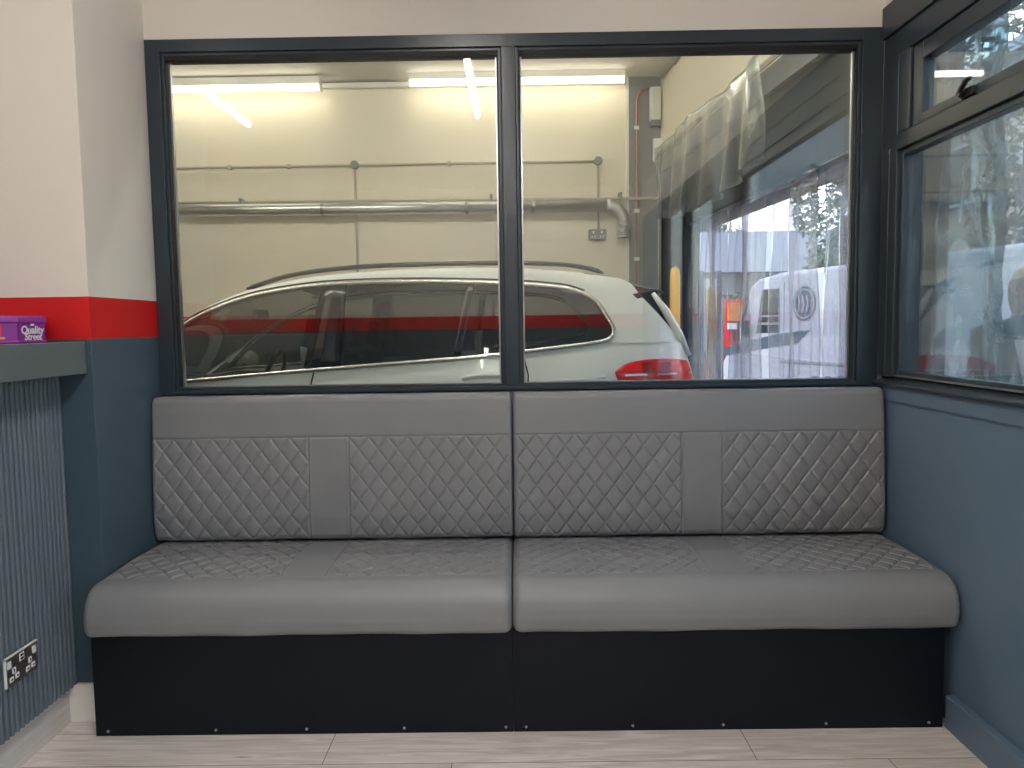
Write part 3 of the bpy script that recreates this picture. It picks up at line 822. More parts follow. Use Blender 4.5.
for k, (a, b, lb) in enumerate(strips):
    pvc_strip(a-0.02, b+0.02, 0.04, 2.098, 0.05+0.035*(k % 2), lb, flare=-0.03+0.06*((k*7) % 3)/2, amp=0.008+0.003*(k % 3))
# gathered sheet looped up under the rail
pvc = []
def drape():
    rows = []
    for j in range(31):
        t = j/30
        row = []
        for i in range(41):
            u_ = i/40
            y = 3.05-2.1*u_
            top = 2.72; bot = 2.18-0.10*math.sin(PI*u_)+0.02*u_
            z = top+(bot-top)*t
            x = fx(y, -0.16)+0.03*math.sin(u_*38+2*t)*(0.3+t)+0.02*math.sin(u_*11)
            row.append((x, y+0.02*math.sin(t*5+u_*20), z))
        rows.append(row)
    return loft(rows)
M['pvc_dusty'] = glass('dusty_pvc', tint=(0.72, 0.76, 0.78), dirt_glint=0.07, rough=0.15, dscale=(8, 8, 1))
dr = one('gathered_plastic_sheet', drape(), M['pvc_dusty'], 'dusty clear plastic sheet gathered up under the curtain rail', 'plastic sheet', smooth=True)
dr.modifiers.new('thickness', 'SOLIDIFY').thickness = 0.002

# twisted dark cord lying on the garage side sill
cord = [(1.20+0.015*i, 0.095+0.006*math.sin(i*1.3), 1.120+0.008*abs(math.sin(i*0.9))) for i in range(10)]
struct('trim_4', B(XL, 1.40, 0.0765, 0.135, 1.085, 1.102), M['frame'])
cord = [(x, y+0.01, z-0.008) for x, y, z in cord]
one('twisted_cord', T(cord, 0.0055, 8), M['black'], 'short dark twisted cord lying on the far window sill in the right corner', 'cord', smooth=True)

# ================================================================ THE CAR
YC = 1.75
def wx(x):
    return interp([(-3.42, 0.50), (-3.36, 0.62), (-3.2, 0.74), (-2.9, 0.83), (-2.4, 0.88), (-1.5, 0.90), (0.4, 0.90), (0.7, 0.865), (0.86, 0.80), (0.93, 0.72), (0.99, 0.55)], x)
def ys(x, z, side=-1, push=0.0):
    w = wx(x)
    if z > 1.12: w -= 0.38*(z-1.12)
    else: w += 0.018*math.exp(-((z-0.98)/0.12)**2) - 0.03*max(0, (0.55-z)/0.3)
    return YC+side*(w+push)
car = thing('parked_car', 'silver estate car parked in the garage beyond the window, red tail lamp at right', 'car', (-1.2, YC, 0.0))
def side_pt(p, side, push=0.0): return (p[0], ys(p[0], p[1], side, push), p[1])
beltC = [(-2.30, 1.02), (-1.95, 1.072), (-1.703, 1.089), (-1.424, 1.110), (-1.034, 1.137), (-0.603, 1.164), (-0.243, 1.189), (0.014, 1.212), (0.376, 1.252)]
dtop = [(-2.16, 1.075), (-1.95, 1.255), (-1.753, 1.378), (-1.615, 1.452), (-1.41, 1.525), (-1.148, 1.570), (-0.904, 1.588), (-0.511, 1.592), (-0.06, 1.576), (0.125, 1.562), (0.27, 1.543), (0.36, 1.512)]
dbot = [(-2.16, 1.068), (-1.95, 1.076), (-1.703, 1.092), (-1.424, 1.113), (-1.034, 1.140), (-0.603, 1.168), (-0.243, 1.192), (0.014, 1.216), (0.25, 1.240), (0.36, 1.252)]
rear_dlo = [(0.36, 1.512), (0.42, 1.47), (0.47, 1.39), (0.502, 1.33), (0.495, 1.290), (0.455, 1.268), (0.36, 1.252)]
roofE = [(-2.33, 1.03), (-2.10, 1.19), (-1.95, 1.290), (-1.755, 1.405), (-1.591, 1.492), (-1.412, 1.560), (-1.151, 1.617), (-0.886, 1.645), (-0.512, 1.661), (-0.059, 1.660), (0.233, 1.640), (0.498, 1.606), (0.653, 1.560), (0.73, 1.528)]
def at_x(curve, x):
    return interp([(p[0], p[1]) for p in curve], x)
SC = lambda pts, n: [(v.x, v.y) for v in smooth_curve([(a, b, 0) for a, b in pts], n)]
dtopS = SC(dtop, 60); dbotS = SC(dbot, 60); roofS = SC(roofE, 90)
def zrow(curve, xs): return [(x, at_x(curve, x)) for x in xs]
xs_glass = [-2.16+(0.36+2.16)*i/80 for i in range(81)]
def zlow(x):
    z = 0.24 if -3.0 < x < 0.75 else 0.30
    for wc in (-2.50, 0.16):
        d = abs(x-wc)
        if d < 0.41: z = max(z, 0.34+math.sqrt(0.41**2-d*d))
    return z
def zbelt(x):
    return interp([(-3.40, 0.62), (-3.34, 0.74), (-3.2, 0.83), (-2.9, 0.92), (-2.33, 1.02)]+beltC[1:]+[(0.50, 1.262), (0.60, 1.262), (0.88, 1.255), (0.93, 1.10), (0.985, 0.95)], x)
for side in (-1, 1):
    pts = []
    xs = [-3.42+(0.985+3.42)*i/150 for i in range(151)]
    rows = []
    for k in range(9):
        t = k/8
        rows.append([side_pt((x, zbelt(x)+(zlow(x)-zbelt(x))*t), side) for x in xs])
    obj('side_panel', loft(rows), M['paintcar'], car, smooth=True)
    # frame above the windows and the rear pillar
    xs2 = [-2.33+(0.36+2.33)*i/70 for i in range(71)]
    rows = []
    for k in range(5):
        t = k/4; row = []
        for x in xs2:
            lo = at_x(dtopS, x) if x > -2.16 else at_x(roofS, x)-0.02
            hi = at_x(roofS, x)
            row.append(side_pt((x, hi+(lo-hi)*t), side, 0.004*math.sin(PI*t)))
        rows.append(row)
    obj('cant_rail', loft(rows), M['paintcar'], car, smooth=True)
    rd = SC(rear_dlo, 24)
    outer = SC([(0.36, 1.622), (0.50, 1.604), (0.60, 1.575), (0.66, 1.50), (0.735, 1.42), (0.83, 1.31), (0.885, 1.255)], 24)
    rows = []
    for k in range(7):
        t = k/6
        rows.append([side_pt((a[0]+(b[0]-a[0])*t, a[1]+(b[1]-a[1])*t), side, 0.006*math.sin(PI*t)) for a, b in zip(rd, outer)])
    obj('rear_pillar', loft(rows), M['paintcar'], car, smooth=True)
    low = [(0.36+(0.885-0.36)*i/23, zbelt(0.36+(0.885-0.36)*i/23)) for i in range(24)]
    midb = [(0.36+(0.885-0.36)*i/23, 1.2575) for i in range(24)]
    # dark fin beside the rear screen
    fin = [(0.613, 1.510), (0.745, 1.527), (0.900, 1.235)]
    bm = bmesh.new(); vs = [bm.verts.new(side_pt(p, side, 0.010)) for p in fin]; vi = [bm.verts.new(side_pt(p, side, -0.03)) for p in fin]
    bm.faces.new(vs); bm.faces.new(vi[::-1])
    for i in range(3): bm.faces.new([vs[i], vi[i], vi[(i+1) % 3], vs[(i+1) % 3]])
    bmesh.ops.recalc_face_normals(bm, faces=bm.faces)
    obj('screen_fin', bm, M['black_gloss'], car)
    obj('fin_edge_trim', T([side_pt(p, side, 0.004) for p in [(0.725, 1.515), (0.79, 1.42), (0.86, 1.29), (0.915, 1.18)]], [0.012, 0.022, 0.022, 0.014], 8), M['paintcar'], car, smooth=True)
    # glass
    def pane(x0t, x1t, x0b, x1b, m, name='side_window', n=26):
        rows = []
        for k in range(9):
            t = k/8; row = []
            for i in range(n+1):
                xt = x0t+(x1t-x0t)*i/n; xb = x0b+(x1b-x0b)*i/n
                pt = (xt, at_x(dtopS, xt)-0.006); pb = (xb, at_x(dbotS, xb)+0.004)
                row.append(side_pt((pt[0]+(pb[0]-pt[0])*t, pt[1]+(pb[1]-pt[1])*t), side, -0.008))
            rows.append(row)
        return obj(name, loft(rows), m, car, smooth=True)
    pane(-2.155, -1.03, -2.15, -1.10, M['car_glass'])
    pane(-0.895, -0.26, -0.905, -0.335, M['car_glass_dark'])
    # rear quarter glass following the rounded rear corner
    xe = [0.36]*1
    rows = []
    for k in range(9):
        t = k/8; row = []
        j = int(round(t*23)); re = rd[j]
        x_l = -0.215+(-0.295+0.215)*t
        for i in range(19):
            s = i/18
            xx = x_l+(re[0]-0.008-x_l)*s
            zt_ = at_x(dtopS, min(xx, 0.36))-0.006; zb_ = at_x(dbotS, min(xx, 0.36))+0.004
            zz = zt_+(zb_-zt_)*t
            if s > 0.6:
                q = (s-0.6)/0.4; zz = zz*(1-q*q)+re[1]*q*q
            row.append(side_pt((xx, zz), side, -0.008))
        rows.append(row)
    obj('quarter_window', loft(rows), M['car_glass_dark'], car, smooth=True)
    # pillars in gloss black
    def pillar(x0t, x1t, x0b, x1b):
        rows = []
        for k in range(7):
            t = k/6
            row = []
            for i in range(3):
                xt = x0t+(x1t-x0t)*i/2; xb = x0b+(x1b-x0b)*i/2
                row.append(side_pt((xt+(xb-xt)*t, at_x(dtopS, xt)+(at_x(dbotS, xb)-at_x(dtopS, xt))*t), side, -0.002))
            rows.append(row)
        o = obj('window_pillar', loft(rows), M['black_gloss'], car, smooth=True)
        o.modifiers.new('thickness', 'SOLIDIFY').thickness = 0.012
    pillar(-1.03, -0.895, -1.10, -0.905); pillar(-0.26, -0.215, -0.335, -0.295)
    # satin trim round the windows
    loopp = [side_pt(p, side, 0.004) for p in dtopS]+[side_pt(p, side, 0.004) for p in rd[1:-1]]+[side_pt(p, side, 0.004) for p in dbotS[::-1]]
    obj('window_trim', T(loopp, 0.0125, 8, closed=True), M['satin'], car, smooth=True)
    obj('door_seal', T([side_pt((p[0], p[1]+0.020), side, 0.003) for p in dtopS], 0.005, 6), M['black'], car, smooth=True)
    # roof rail
    rp = [(-1.451, 1.573), (-1.206, 1.643), (-0.887, 1.678), (-0.513, 1.690), (-0.059, 1.690), (0.235, 1.678), (0.40, 1.652), (0.47, 1.628)]
    rs = smooth_curve([(a, ys(a, 1.62, side, -0.035), b-0.002) for a, b in rp], 50)
    obj('roof_rail', T(rs, [0.006]+[0.013]*48+[0.006], 8), M['rail'], car, smooth=True)
    # shut lines and handles
    for ln in ([(-1.045, 1.125), (-1.075, 1.0), (-1.075, 0.45), (-1.02, 0.30)], [(0.03, 1.205), (0.055, 1.10), (0.045, 0.95), (-0.05, 0.80), (-0.28, 0.55), (-0.33, 0.32)], [(-2.05, 1.03), (-2.12, 0.8), (-2.06, 0.5), (-1.98, 0.3)]):
        obj('shut_line', T([side_pt(p, side, 0.0015) for p in ln], 0.004, 6), M['black'], car)
    for hx in (-0.17, -1.30):
        z0 = 1.095 if hx > -1 else 1.02
        pth = [(hx-0.11, z0-0.012), (hx-0.06, z0+0.002), (hx, z0+0.008), (hx+0.08, z0+0.006), (hx+0.12, z0)]
        obj('door_handle', T([side_pt(p, side, 0.022 if 0 < i < 4 else 0.0) for i, p in enumerate(pth)], [0.008, 0.014, 0.016, 0.014, 0.010], 10), M['paintcar'], car, smooth=True)
    # swage line
    obj('swage_line', T([side_pt(p, side, 0.001) for p in [(-2.0, 0.945), (-1.0, 0.99), (-0.2, 1.035), (0.45, 1.085)]], 0.006, 8), M['paintcar'], car, smooth=True)
    # tail lamp wrapped round the corner
    top = SC([(0.498, 1.112), (0.545, 1.142), (0.60, 1.160), (0.70, 1.170), (0.82, 1.168), (0.90, 1.155)], 16)
    bot = SC([(0.498, 1.105), (0.515, 1.06), (0.56, 1.035), (0.68, 1.025), (0.80, 1.02), (0.945, 1.02)], 16)
    rows = [[side_pt((a[0]+(b[0]-a[0])*k/6, a[1]+(b[1]-a[1])*k/6), side, 0.008+0.006*math.sin(PI*k/6)) for a, b in zip(top, bot)] for k in range(7)]
    tl = obj('tail_lamp', loft(rows), M['redlamp'], car, smooth=True)
    for (x0, x1, z0, z1) in [(0.55, 0.915, 1.088, 1.097), (0.64, 0.70, 1.10, 1.155), (0.72, 0.80, 1.10, 1.155), (0.66, 0.72, 1.035, 1.08)]:
        bm = loft([[side_pt((x0+(x1-x0)*i/4, z1), side, 0.0160) for i in range(5)], [side_pt((x0+(x1-x0)*i/4, z0), side, 0.0165) for i in range(5)]])
        obj('lamp_bar', bm, M['redlamp2'] if z1-z0 > 0.02 else M['clearlamp'], tl)
    # headlamp
    rows = [[side_pt((-3.30+0.42*i/8, 0.70+0.10*i/8+(0.10)*k/4), side, 0.008) for i in range(9)] for k in range(5)]
    obj('headlamp', loft(rows), M['clearlamp'], car, smooth=True)
    # door mirror
    bm = lathe([(0.02, -0.10), (0.075, -0.08), (0.095, -0.02), (0.09, 0.05), (0.05, 0.08)], 20, 'y', (0, 0, 0))
    bmesh.ops.scale(bm, vec=(0.8, 1, 0.85), verts=bm.verts); bmesh.ops.translate(bm, vec=(-2.08, YC+side*1.06, 1.12), verts=bm.verts)
    dm = obj('door_mirror', bm, M['paintcar'], car, smooth=True)
    obj('mirror_arm', T([(-2.07, ys(-2.07, 1.05, side), 1.06), (-2.07, YC+side*1.0, 1.09)], 0.02, 10), M['black'], dm, smooth=True)
    # sill cladding
    bm = loft([[side_pt((-2.06+1.78*i/10, z), side, p) for i in range(11)] for z, p in ((0.36, 0.004), (0.34, 0.02), (0.24, 0.015), (0.20, -0.05))])
    obj('sill_cladding', bm, M['black'], car, smooth=True)
    for wc in (-2.50, 0.16):
        arcp = [(wc+0.425*math.cos(math.radians(a)), 0.34+0.425*math.sin(math.radians(a))) for a in range(-10, 191, 10)]
        obj('arch_cladding', T([side_pt(p, side, 0.0) for p in arcp], 0.022, 8), M['black'], car, smooth=True)
        yo = YC+side*0.78
        tyre = lathe([(0.235, -0.11), (0.325, -0.105), (0.342, -0.08), (0.342, 0.08), (0.325, 0.105), (0.235, 0.11)], 40, 'y', (wc, yo, 0.342), cap=False)
        wh = obj('wheel', tyre, M['rubber'], car, smooth=True)
        hub = lathe([(0.235, 0.09*side), (0.225, 0.06*side), (0.05, 0.07*side), (0.0001, 0.075*side)], 32, 'y', (wc, yo, 0.342), cap=False)
        obj('rim', hub, M['black'], wh, smooth=True)
        sp = bmesh.new()
        for k in range(5):
            a = 2*PI*k/5+0.3
            tube(sp, [(wc+0.04*math.cos(a), yo+side*0.088, 0.342+0.04*math.sin(a)), (wc+0.23*math.cos(a), yo+side*0.096, 0.342+0.23*math.sin(a))], [0.03, 0.02], 6)
        tube(sp, [(wc+0.228*math.cos(2*PI*k/32), yo+side*0.10, 0.342+0.228*math.sin(2*PI*k/32)) for k in range(32)], 0.010, 6, closed=True)
        obj('spokes', sp, M['alloy'], wh, smooth=True)
# roof, bonnet, screens, nose and tail
def across(x, z, crown, w_in=0.0, n=14, yfun=None):
    y0 = ys(x, z, -1, w_in); y1 = ys(x, z, 1, w_in)
    return [(x, y0+(y1-y0)*i/n, z+crown*(1-(2*i/n-1)**2)) for i in range(n+1)]
rxs = [-1.40+(0.70+1.40)*i/40 for i in range(41)]
obj('roof', loft([across(x, at_x(roofS, x), 0.038) for x in rxs]), M['paintcar'], car, smooth=True)
obj('spoiler', loft([across(0.70, 1.54, 0.036, -0.01), across(0.78, 1.535, 0.03, -0.015), across(0.80, 1.515, 0.03, -0.02), across(0.72, 1.50, 0.03, -0.03)]), M['paintcar'], car, smooth=True)
def screen(xa, za, xb, zb_, c0, c1, m, name):
    rows = []
    for k in range(11):
        t = k/10; x = xa+(xb-xa)*t; z = za+(zb_-za)*t+0.02*math.sin(PI*t)
        rows.append(across(x, z, c0+(c1-c0)*t, -0.012))
    obj(name, loft(rows), m, car, smooth=True)
screen(-1.40, 1.562, -2.33, 1.03, 0.038, 0.05, M['car_glass'], 'windscreen')
screen(0.74, 1.50, 0.905, 1.22, 0.02, 0.01, M['car_glass_dark'], 'rear_screen')
obj('bonnet', loft([across(x, zbelt(x), 0.05) for x in [-2.33-1.05*i/20 for i in range(21)]]), M['paintcar'], car, smooth=True)
obj('front_bumper', loft([across(-3.38+0.0*z, z, 0, 0.0) for z in (0.66, 0.5, 0.4, 0.28)]), M['paintcar'], car, smooth=True)
obj('grille', B(-3.44, -3.37, YC-0.35, YC+0.35, 0.48, 0.68), M['black_gloss'], car, bevel=0.02)
def tail_row(x, z): 
    return [(x+0.05*(1-(2*i/14-1)**4), ys(x, z, -1)+(ys(x, z, 1)-ys(x, z, -1))*i/14, z) for i in range(15)]
obj('tailgate', loft([tail_row(x, z) for x, z in ((0.885, 1.25), (0.90, 1.17), (0.925, 1.0), (0.94, 0.85))]), M['paintcar'], car, smooth=True)
obj('rear_bumper', loft([tail_row(x, z) for x, z in ((0.94, 0.85), (0.975, 0.8), (0.985, 0.6), (0.97, 0.42), (0.90, 0.32))]), M['paintcar'], car, smooth=True)
obj('number_plate', B(0.995, 1.002, YC-0.26, YC+0.26, 0.87, 0.98), M['yellow'], car)
obj('underbody', B(-3.2, 0.85, YC-0.72, YC+0.72, 0.22, 0.34), M['black'], car)
# interior
def seat(x, y, w=0.24, light=False):
    m = M['seat_tan']
    bm = prism([(x-0.30, 0.50), (x+0.22, 0.48), (x+0.24, 0.62), (x-0.28, 0.66)], y-w, y+w)
    obj('seat_base', bm, m, car, bevel=0.05, seg=3)
    bm = prism([(x+0.08, 0.60), (x+0.22, 0.58), (x+0.42, 1.18), (x+0.32, 1.22)], y-w, y+w)
    s = obj('seat_back', bm, m, car, bevel=0.05, seg=3)
    bm = prism([(x+0.33, 1.24), (x+0.43, 1.23), (x+0.44, 1.40), (x+0.37, 1.42)], y-0.13, y+0.13)
    obj('headrest', bm, m, s, bevel=0.04, seg=3)
for yy in (YC-0.38, YC+0.38): seat(-1.35, yy)
seat(-0.45, YC, 0.62)
for yy in (YC-0.38, YC+0.38):
    bm = prism([(-0.10, 1.24), (0.0, 1.23), (0.01, 1.37), (-0.07, 1.39)], yy-0.12, yy+0.12)
    obj('headrest', bm, M['seat_tan'], car, bevel=0.04, seg=3)
dash = loft([[(x, YC-0.78+1.56*i/10, z+0.02*math.cos(i/10*4)) for i in range(11)] for x, z in ((-2.30, 1.02), (-2.05, 1.07), (-1.85, 1.06), (-1.80, 0.98), (-1.85, 0.7), (-1.95, 0.55))])
obj('dashboard', dash, M['black'], car, smooth=True)
sw = bmesh.new()
tube(sw, [(-1.66+0.06*math.cos(a), YC+0.38+0.18*math.sin(a), 1.04+0.175*math.cos(a)) for a in [2*PI*k/28 for k in range(28)]], 0.016, 8, closed=True)
tube(sw, [(-1.66, YC+0.38, 1.04), (-1.80, YC+0.38, 1.0)], 0.03, 8); tube(sw, [(-1.66, YC+0.22, 1.04), (-1.66, YC+0.54, 1.04)], 0.015, 6)
obj('steering_wheel', sw, M['black'], car, smooth=True)
obj('interior_mirror', B(-1.62, -1.59, YC-0.11, YC+0.11, 1.42, 1.48), M['black'], car, bevel=0.01)
obj('paper_tag', prism([(-1.40, 1.24), (-1.36, 1.23), (-1.33, 1.13), (-1.40, 1.12)], YC+0.12, YC+0.135), M['sock_white'], car)
obj('seat_belt_guide', prism([(-0.215, 1.19), (-0.17, 1.19), (-0.19, 1.25), (-0.18, 1.33), (-0.215, 1.33), (-0.225, 1.26)], ys(0, 1.2, -1, -0.10), ys(0, 1.2, -1, -0.09)), M['car_light'], car)
obj('floor_pan', B(-2.1, 0.85, YC-0.7, YC+0.7, 0.345, 0.40), M['black'], car)
obj('luggage_cover', B(-0.02, 0.8, YC-0.7, YC+0.7, 1.08, 1.10), M['seat_tan'], car)

# ================================================================ OUTSIDE
# van parked outside; local x runs from its nose to its rear, local y = 0 is the side facing the garage
va = math.atan2(-2.3, 0.77)
van = thing('delivery_van', 'white panel van with dark side graphics parked outside the garage door', 'van', (2.80, 7.40, -0.12), va, world=False)
Lv, Wv = 4.85, 1.85
arch = lambda c, r: [(c-r*math.cos(math.radians(a)), 0.33+r*math.sin(math.radians(a))) for a in range(5, 176, 12)]
outline = [(0.06, 0.34), (0.70, 0.30)]+arch(1.42, 0.42)+[(1.9, 0.27), (3.3, 0.27)]+arch(3.80, 0.38)+[(4.3, 0.32), (4.80, 0.36), (4.86, 0.62), (4.84, 1.2), (4.76, 1.95), (4.68, 2.06), (4.4, 2.10), (1.2, 2.07), (0.78, 2.02), (0.60, 1.93), (0.50, 1.60), (0.36, 1.22), (0.12, 1.10), (0.0, 0.95), (0.0, 0.5)]
def vb(name, poly, y0, y1, m, par=None, bev=0.0):
    return obj(name, prism(poly, y0, y1), m, par or van, bevel=bev, seg=3)
vbody = vb('body', outline, 0, Wv, M['van'], bev=0.06)
cw = vb('cab_window', [(0.76, 1.34), (1.22, 1.34), (1.22, 1.88), (0.88, 1.88)], -0.006, 0.01, M['black_gloss'], bev=0.004)
vb('window_bar', [(0.80, 1.44), (1.22, 1.44), (1.22, 1.47), (0.81, 1.47)], -0.010, -0.004, M['vgrey'], cw)
vb('window_bar', [(0.82, 1.54), (1.22, 1.54), (1.22, 1.56), (0.83, 1.56)], -0.010, -0.004, M['vgrey'], cw)
vb('rear_side_window', [(4.22, 1.30), (4.70, 1.30), (4.68, 1.88), (4.24, 1.88)], -0.006, 0.01, M['vgrey'], bev=0.004)
vb('windscreen', [(0.385, 1.26), (0.60, 1.90), (0.585, 1.905), (0.37, 1.265)], 0.12, Wv-0.12, M['black_gloss'])
vb('side_stripe', [(0.02, 1.02), (0.75, 1.12), (1.55, 1.22), (1.78, 1.38), (1.2, 1.33), (0.60, 1.24), (0.06, 1.13)], -0.005, 0.004, M['vblue'])
vb('rubbing_strip', [(1.25, 0.985), (2.6, 0.985), (2.6, 1.02), (1.25, 1.02)], -0.012, 0.004, M['vgrey'], bev=0.004)
vb('sill_strip', [(0.1, 0.46), (0.95, 0.46), (0.95, 0.50), (0.1, 0.50)], -0.012, 0.004, M['vgrey'], bev=0.004)
# round emblem
em = lathe([(0.20, 0.004), (0.20, -0.006), (0.0001, -0.006)], 36, 'y', (1.66, 0, 1.68), cap=False)
emb = obj('round_emblem', em, M['vblue'], van)
bm = bmesh.new()
tube(bm, [(1.66+0.165*math.cos(2*PI*k/36), -0.007, 1.68+0.165*math.sin(2*PI*k/36)) for k in range(36)], 0.008, 6, closed=True)
for q in (-0.07, 0.0, 0.07): tube(bm, [(1.63+q, -0.007, 1.58), (1.655+q, -0.007, 1.68), (1.63+q, -0.007, 1.78)], 0.010, 6)
obj('emblem_print', bm, M['van'], emb)
for wc in (1.42, 3.80):
    bm = join(lathe([(0.0001, -0.0), (0.19, -0.0), (0.20, 0.02)], 28, 'y', (wc, 0.03, 0.33), cap=False))
    ty = lathe([(0.20, 0.0), (0.31, -0.005), (0.33, 0.03), (0.33, 0.18), (0.31, 0.21), (0.2, 0.21)], 32, 'y', (wc, 0.03, 0.33), cap=False)
    w_ = obj('wheel', ty, M['rubber'], van, smooth=True)
    obj('rim', bm, M['alloy'], w_, smooth=True)
    obj('wheel', lathe([(0.20, 0.0), (0.33, 0.0), (0.33, 0.2), (0.2, 0.2)], 32, 'y', (wc, Wv-0.23, 0.33)), M['rubber'], van)
obj('door_line', T([(1.30, -0.002, 0.5), (1.30, -0.002, 1.95)], 0.006, 6), M['vgrey'], van)
obj('door_line', T([(2.45, -0.002, 0.35), (2.45, -0.002, 1.98)], 0.006, 6), M['vgrey'], van)
obj('headlamp', B(-0.02, 0.10, 0.06, 0.36, 0.78, 0.98), M['clearlamp'], van, bevel=0.03)
bm = B(0.62, 0.72, -0.20, -0.04, 1.28, 1.50); obj('door_mirror', bm, M['black'], van, bevel=0.03)

# yellow posts, red banner and orange sign by the street
def post(x, y, r, h_, label):
    t = thing('bollard', label, 'bollard', (x, y, -0.12 if x > 1.5 else 0.0))
    bm = lathe([(r, -0.12 if x > 1.5 else 0.0), (r, h_-0.08), (r*0.8, h_-0.02), (0.001, h_)], 20, 'z', (x, y, 0)); obj('post', bm, M['yellow'], t, smooth=True)
    obj('base_plate', lathe([(r*2.2, -0.119 if x > 1.5 else 0.001), (r*2.2, -0.105 if x > 1.5 else 0.014)], 20, 'z', (x, y, 0)), M['black'], t)
    return t
post(1.19, 2.72, 0.038, 1.78, 'bright yellow post at the far jamb of the garage door, behind the car tail')
post(1.84, 4.20, 0.045, 1.70, 'yellow post just outside the far end of the garage door')

fl = thing('banner_flag', 'red and orange upright banner on a pole outside, left of the van', 'banner', (3.05, 8.3, -0.12))
obj('pole', T([(3.03, 8.3, -0.12), (3.03, 8.3, 1.75)], 0.02, 8), M['conduit'], fl)
rows = [[(3.05+0.30*i/8, 8.3+0.04*math.sin(i*0.9+j*0.4), 0.4+1.3*j/10) for i in range(9)] for j in range(11)]
o = obj('red_cloth', loft(rows), M['flagred'], fl, smooth=True); o.modifiers.new('thickness', 'SOLIDIFY').thickness = 0.004
obj('orange_print', B(3.10, 3.28, 8.22, 8.23, 1.38, 1.65), M['orange'], fl); obj('white_print', B(3.10, 3.28, 8.22, 8.23, 1.26, 1.35), M['white_print'], fl)
pc = thing('parcel_cage', 'dark upright stand with pale and red panels outside, left of the van nose', 'stand', (2.42, 6.55, -0.12))
obj('upright', B(2.28, 2.33, 6.5, 6.6, -0.12, 2.0), M['vblue'], pc); obj('upright', B(2.50, 2.55, 6.5, 6.6, -0.12, 2.0), M['vblue'], pc)
obj('panel', B(2.33, 2.50, 6.53, 6.57, 1.0, 1.9), M['render'], pc); obj('panel', B(2.33, 2.50, 6.53, 6.57, 0.35, 0.92), M['flagred'], pc)

# house across the street
hs = thing('house', 'pale house with slate roof across the street beyond the van', 'house', (9.0, 24.0, -0.12))
obj('wall', B(5.0, 13.0, 21.0, 28.0, -0.12, 3.0), M['render'], hs)
obj('roof', prism([(20.4, 2.9), (28.6, 2.9), (24.5, 4.6)], 4.6, 13.4, 'x'), M['slate'], hs)
for x in (5.8, 7.9, 10.2):
    f = obj('window', B(x, x+1.1, 20.93, 21.05, 1.0, 2.3), M['white_trim'], hs); obj('pane', B(x+0.08, x+1.02, 20.90, 20.94, 1.08, 2.22), M['black_gloss'], f)
h2 = thing('building', 'tall grey-brick building seen through the right window film', 'building', (15, 10, -0.12))
obj('wall', B(12.0, 18.0, 0.0, 19.0, -0.12, 7.5), M['brick'], h2)
obj('roof', prism([(11.5, 7.5), (18.5, 7.5), (15.0, 9.8)], -0.3, 19.3, 'y'), M['slate'], h2)
for z in (1.1, 4.4):
    for y in (2.0, 6.0, 10.0, 14.0, 17.2):
        f = obj('window', B(11.93, 12.02, y, y+1.3, z, z+1.6), M['white_trim'], h2); obj('pane', B(11.90, 11.94, y+0.08, y+1.22, z+0.1, z+1.5), M['black_gloss'], f)

def foliage(cx, cy, cz, rx, ry, rz, n, leaf, m_name, seed):
    rnd = random.Random(seed); bm = bmesh.new()
    blobs = [(rnd.gauss(0, 0.42), rnd.gauss(0, 0.42), rnd.gauss(0, 0.42), rnd.uniform(0.25, 0.5)) for _ in range(14)]
    for _ in range(n):
        b = rnd.choice(blobs)
        d = Vector((rnd.gauss(0, 1), rnd.gauss(0, 1), rnd.gauss(0, 1))).normalized()*b[3]*rnd.uniform(0.6, 1)
        p = Vector((cx+rx*(b[0]+d.x), cy+ry*(b[1]+d.y), cz+rz*(b[2]+d.z)))
        if p.z < 0: p.z = rnd.uniform(0, 0.4)
        a = Vector((rnd.gauss(0, 1), rnd.gauss(0, 1), rnd.gauss(0, 1))).normalized(); c = a.orthogonal().normalized()
        l = leaf*rnd.uniform(0.6, 1.3)
        vs = [bm.verts.new(p+a*l), bm.verts.new(p+c*l*0.45), bm.verts.new(p-a*l), bm.verts.new(p-c*l*0.45)]
        bm.faces.new(vs)
    return bm
def tree(label, x, y, h_, r, n, seed, m='leaf2', leaf=0.13):
    t = thing('tree', label, 'tree', (x, y, -0.12))
    bm = T([(x, y, -0.12), (x+0.1, y, h_*0.35), (x-0.05, y+0.1, h_*0.7), (x, y, h_*0.95)], [0.22, 0.16, 0.10, 0.03], 10)
    for k in range(6):
        a = k*1.1; z = h_*(0.35+0.08*k); tube(bm, [(x, y, z), (x+math.cos(a)*r*0.5, y+math.sin(a)*r*0.5, z+h_*0.12), (x+math.cos(a)*r*0.8, y+math.sin(a)*r*0.8, z+h_*0.2)], [0.07, 0.04, 0.015], 6)
    obj('trunk', bm, M['bark'], t, smooth=True)
    obj('crown', foliage(x, y, h_*0.66, r, r, h_*0.42, n, leaf, m, seed), M[m], t)
    return t
tree('tall dark tree beyond the van, top right of the garage door opening', 9.9, 19.2, 7.4, 1.4, 5000, 3)
tree('dark tree seen through the upper right corner of the side window', 8.6, 8.0, 7.5, 1.8, 6000, 5)
tree('smaller dark tree left of the tall tree, beyond the house roof', 8.6, 33, 7.0, 2.0, 3500, 9)
hedge = thing('hedge', 'green leafy hedge across the street behind the van', 'hedge', (7.5, 16.5, -0.12))
obj('leaves', foliage(6.6, 16.5, 1.1, 3.6, 1.0, 1.5, 9000, 0.11, 'leaf', 12), M['leaf'], hedge)
bm = bmesh.new()
for k in range(7): tube(bm, [(4.4+k*0.75, 16.5, -0.12), (4.5+k*0.75, 16.5, 1.3)], 0.04, 6)
obj('stems', bm, M['bark'], hedge)

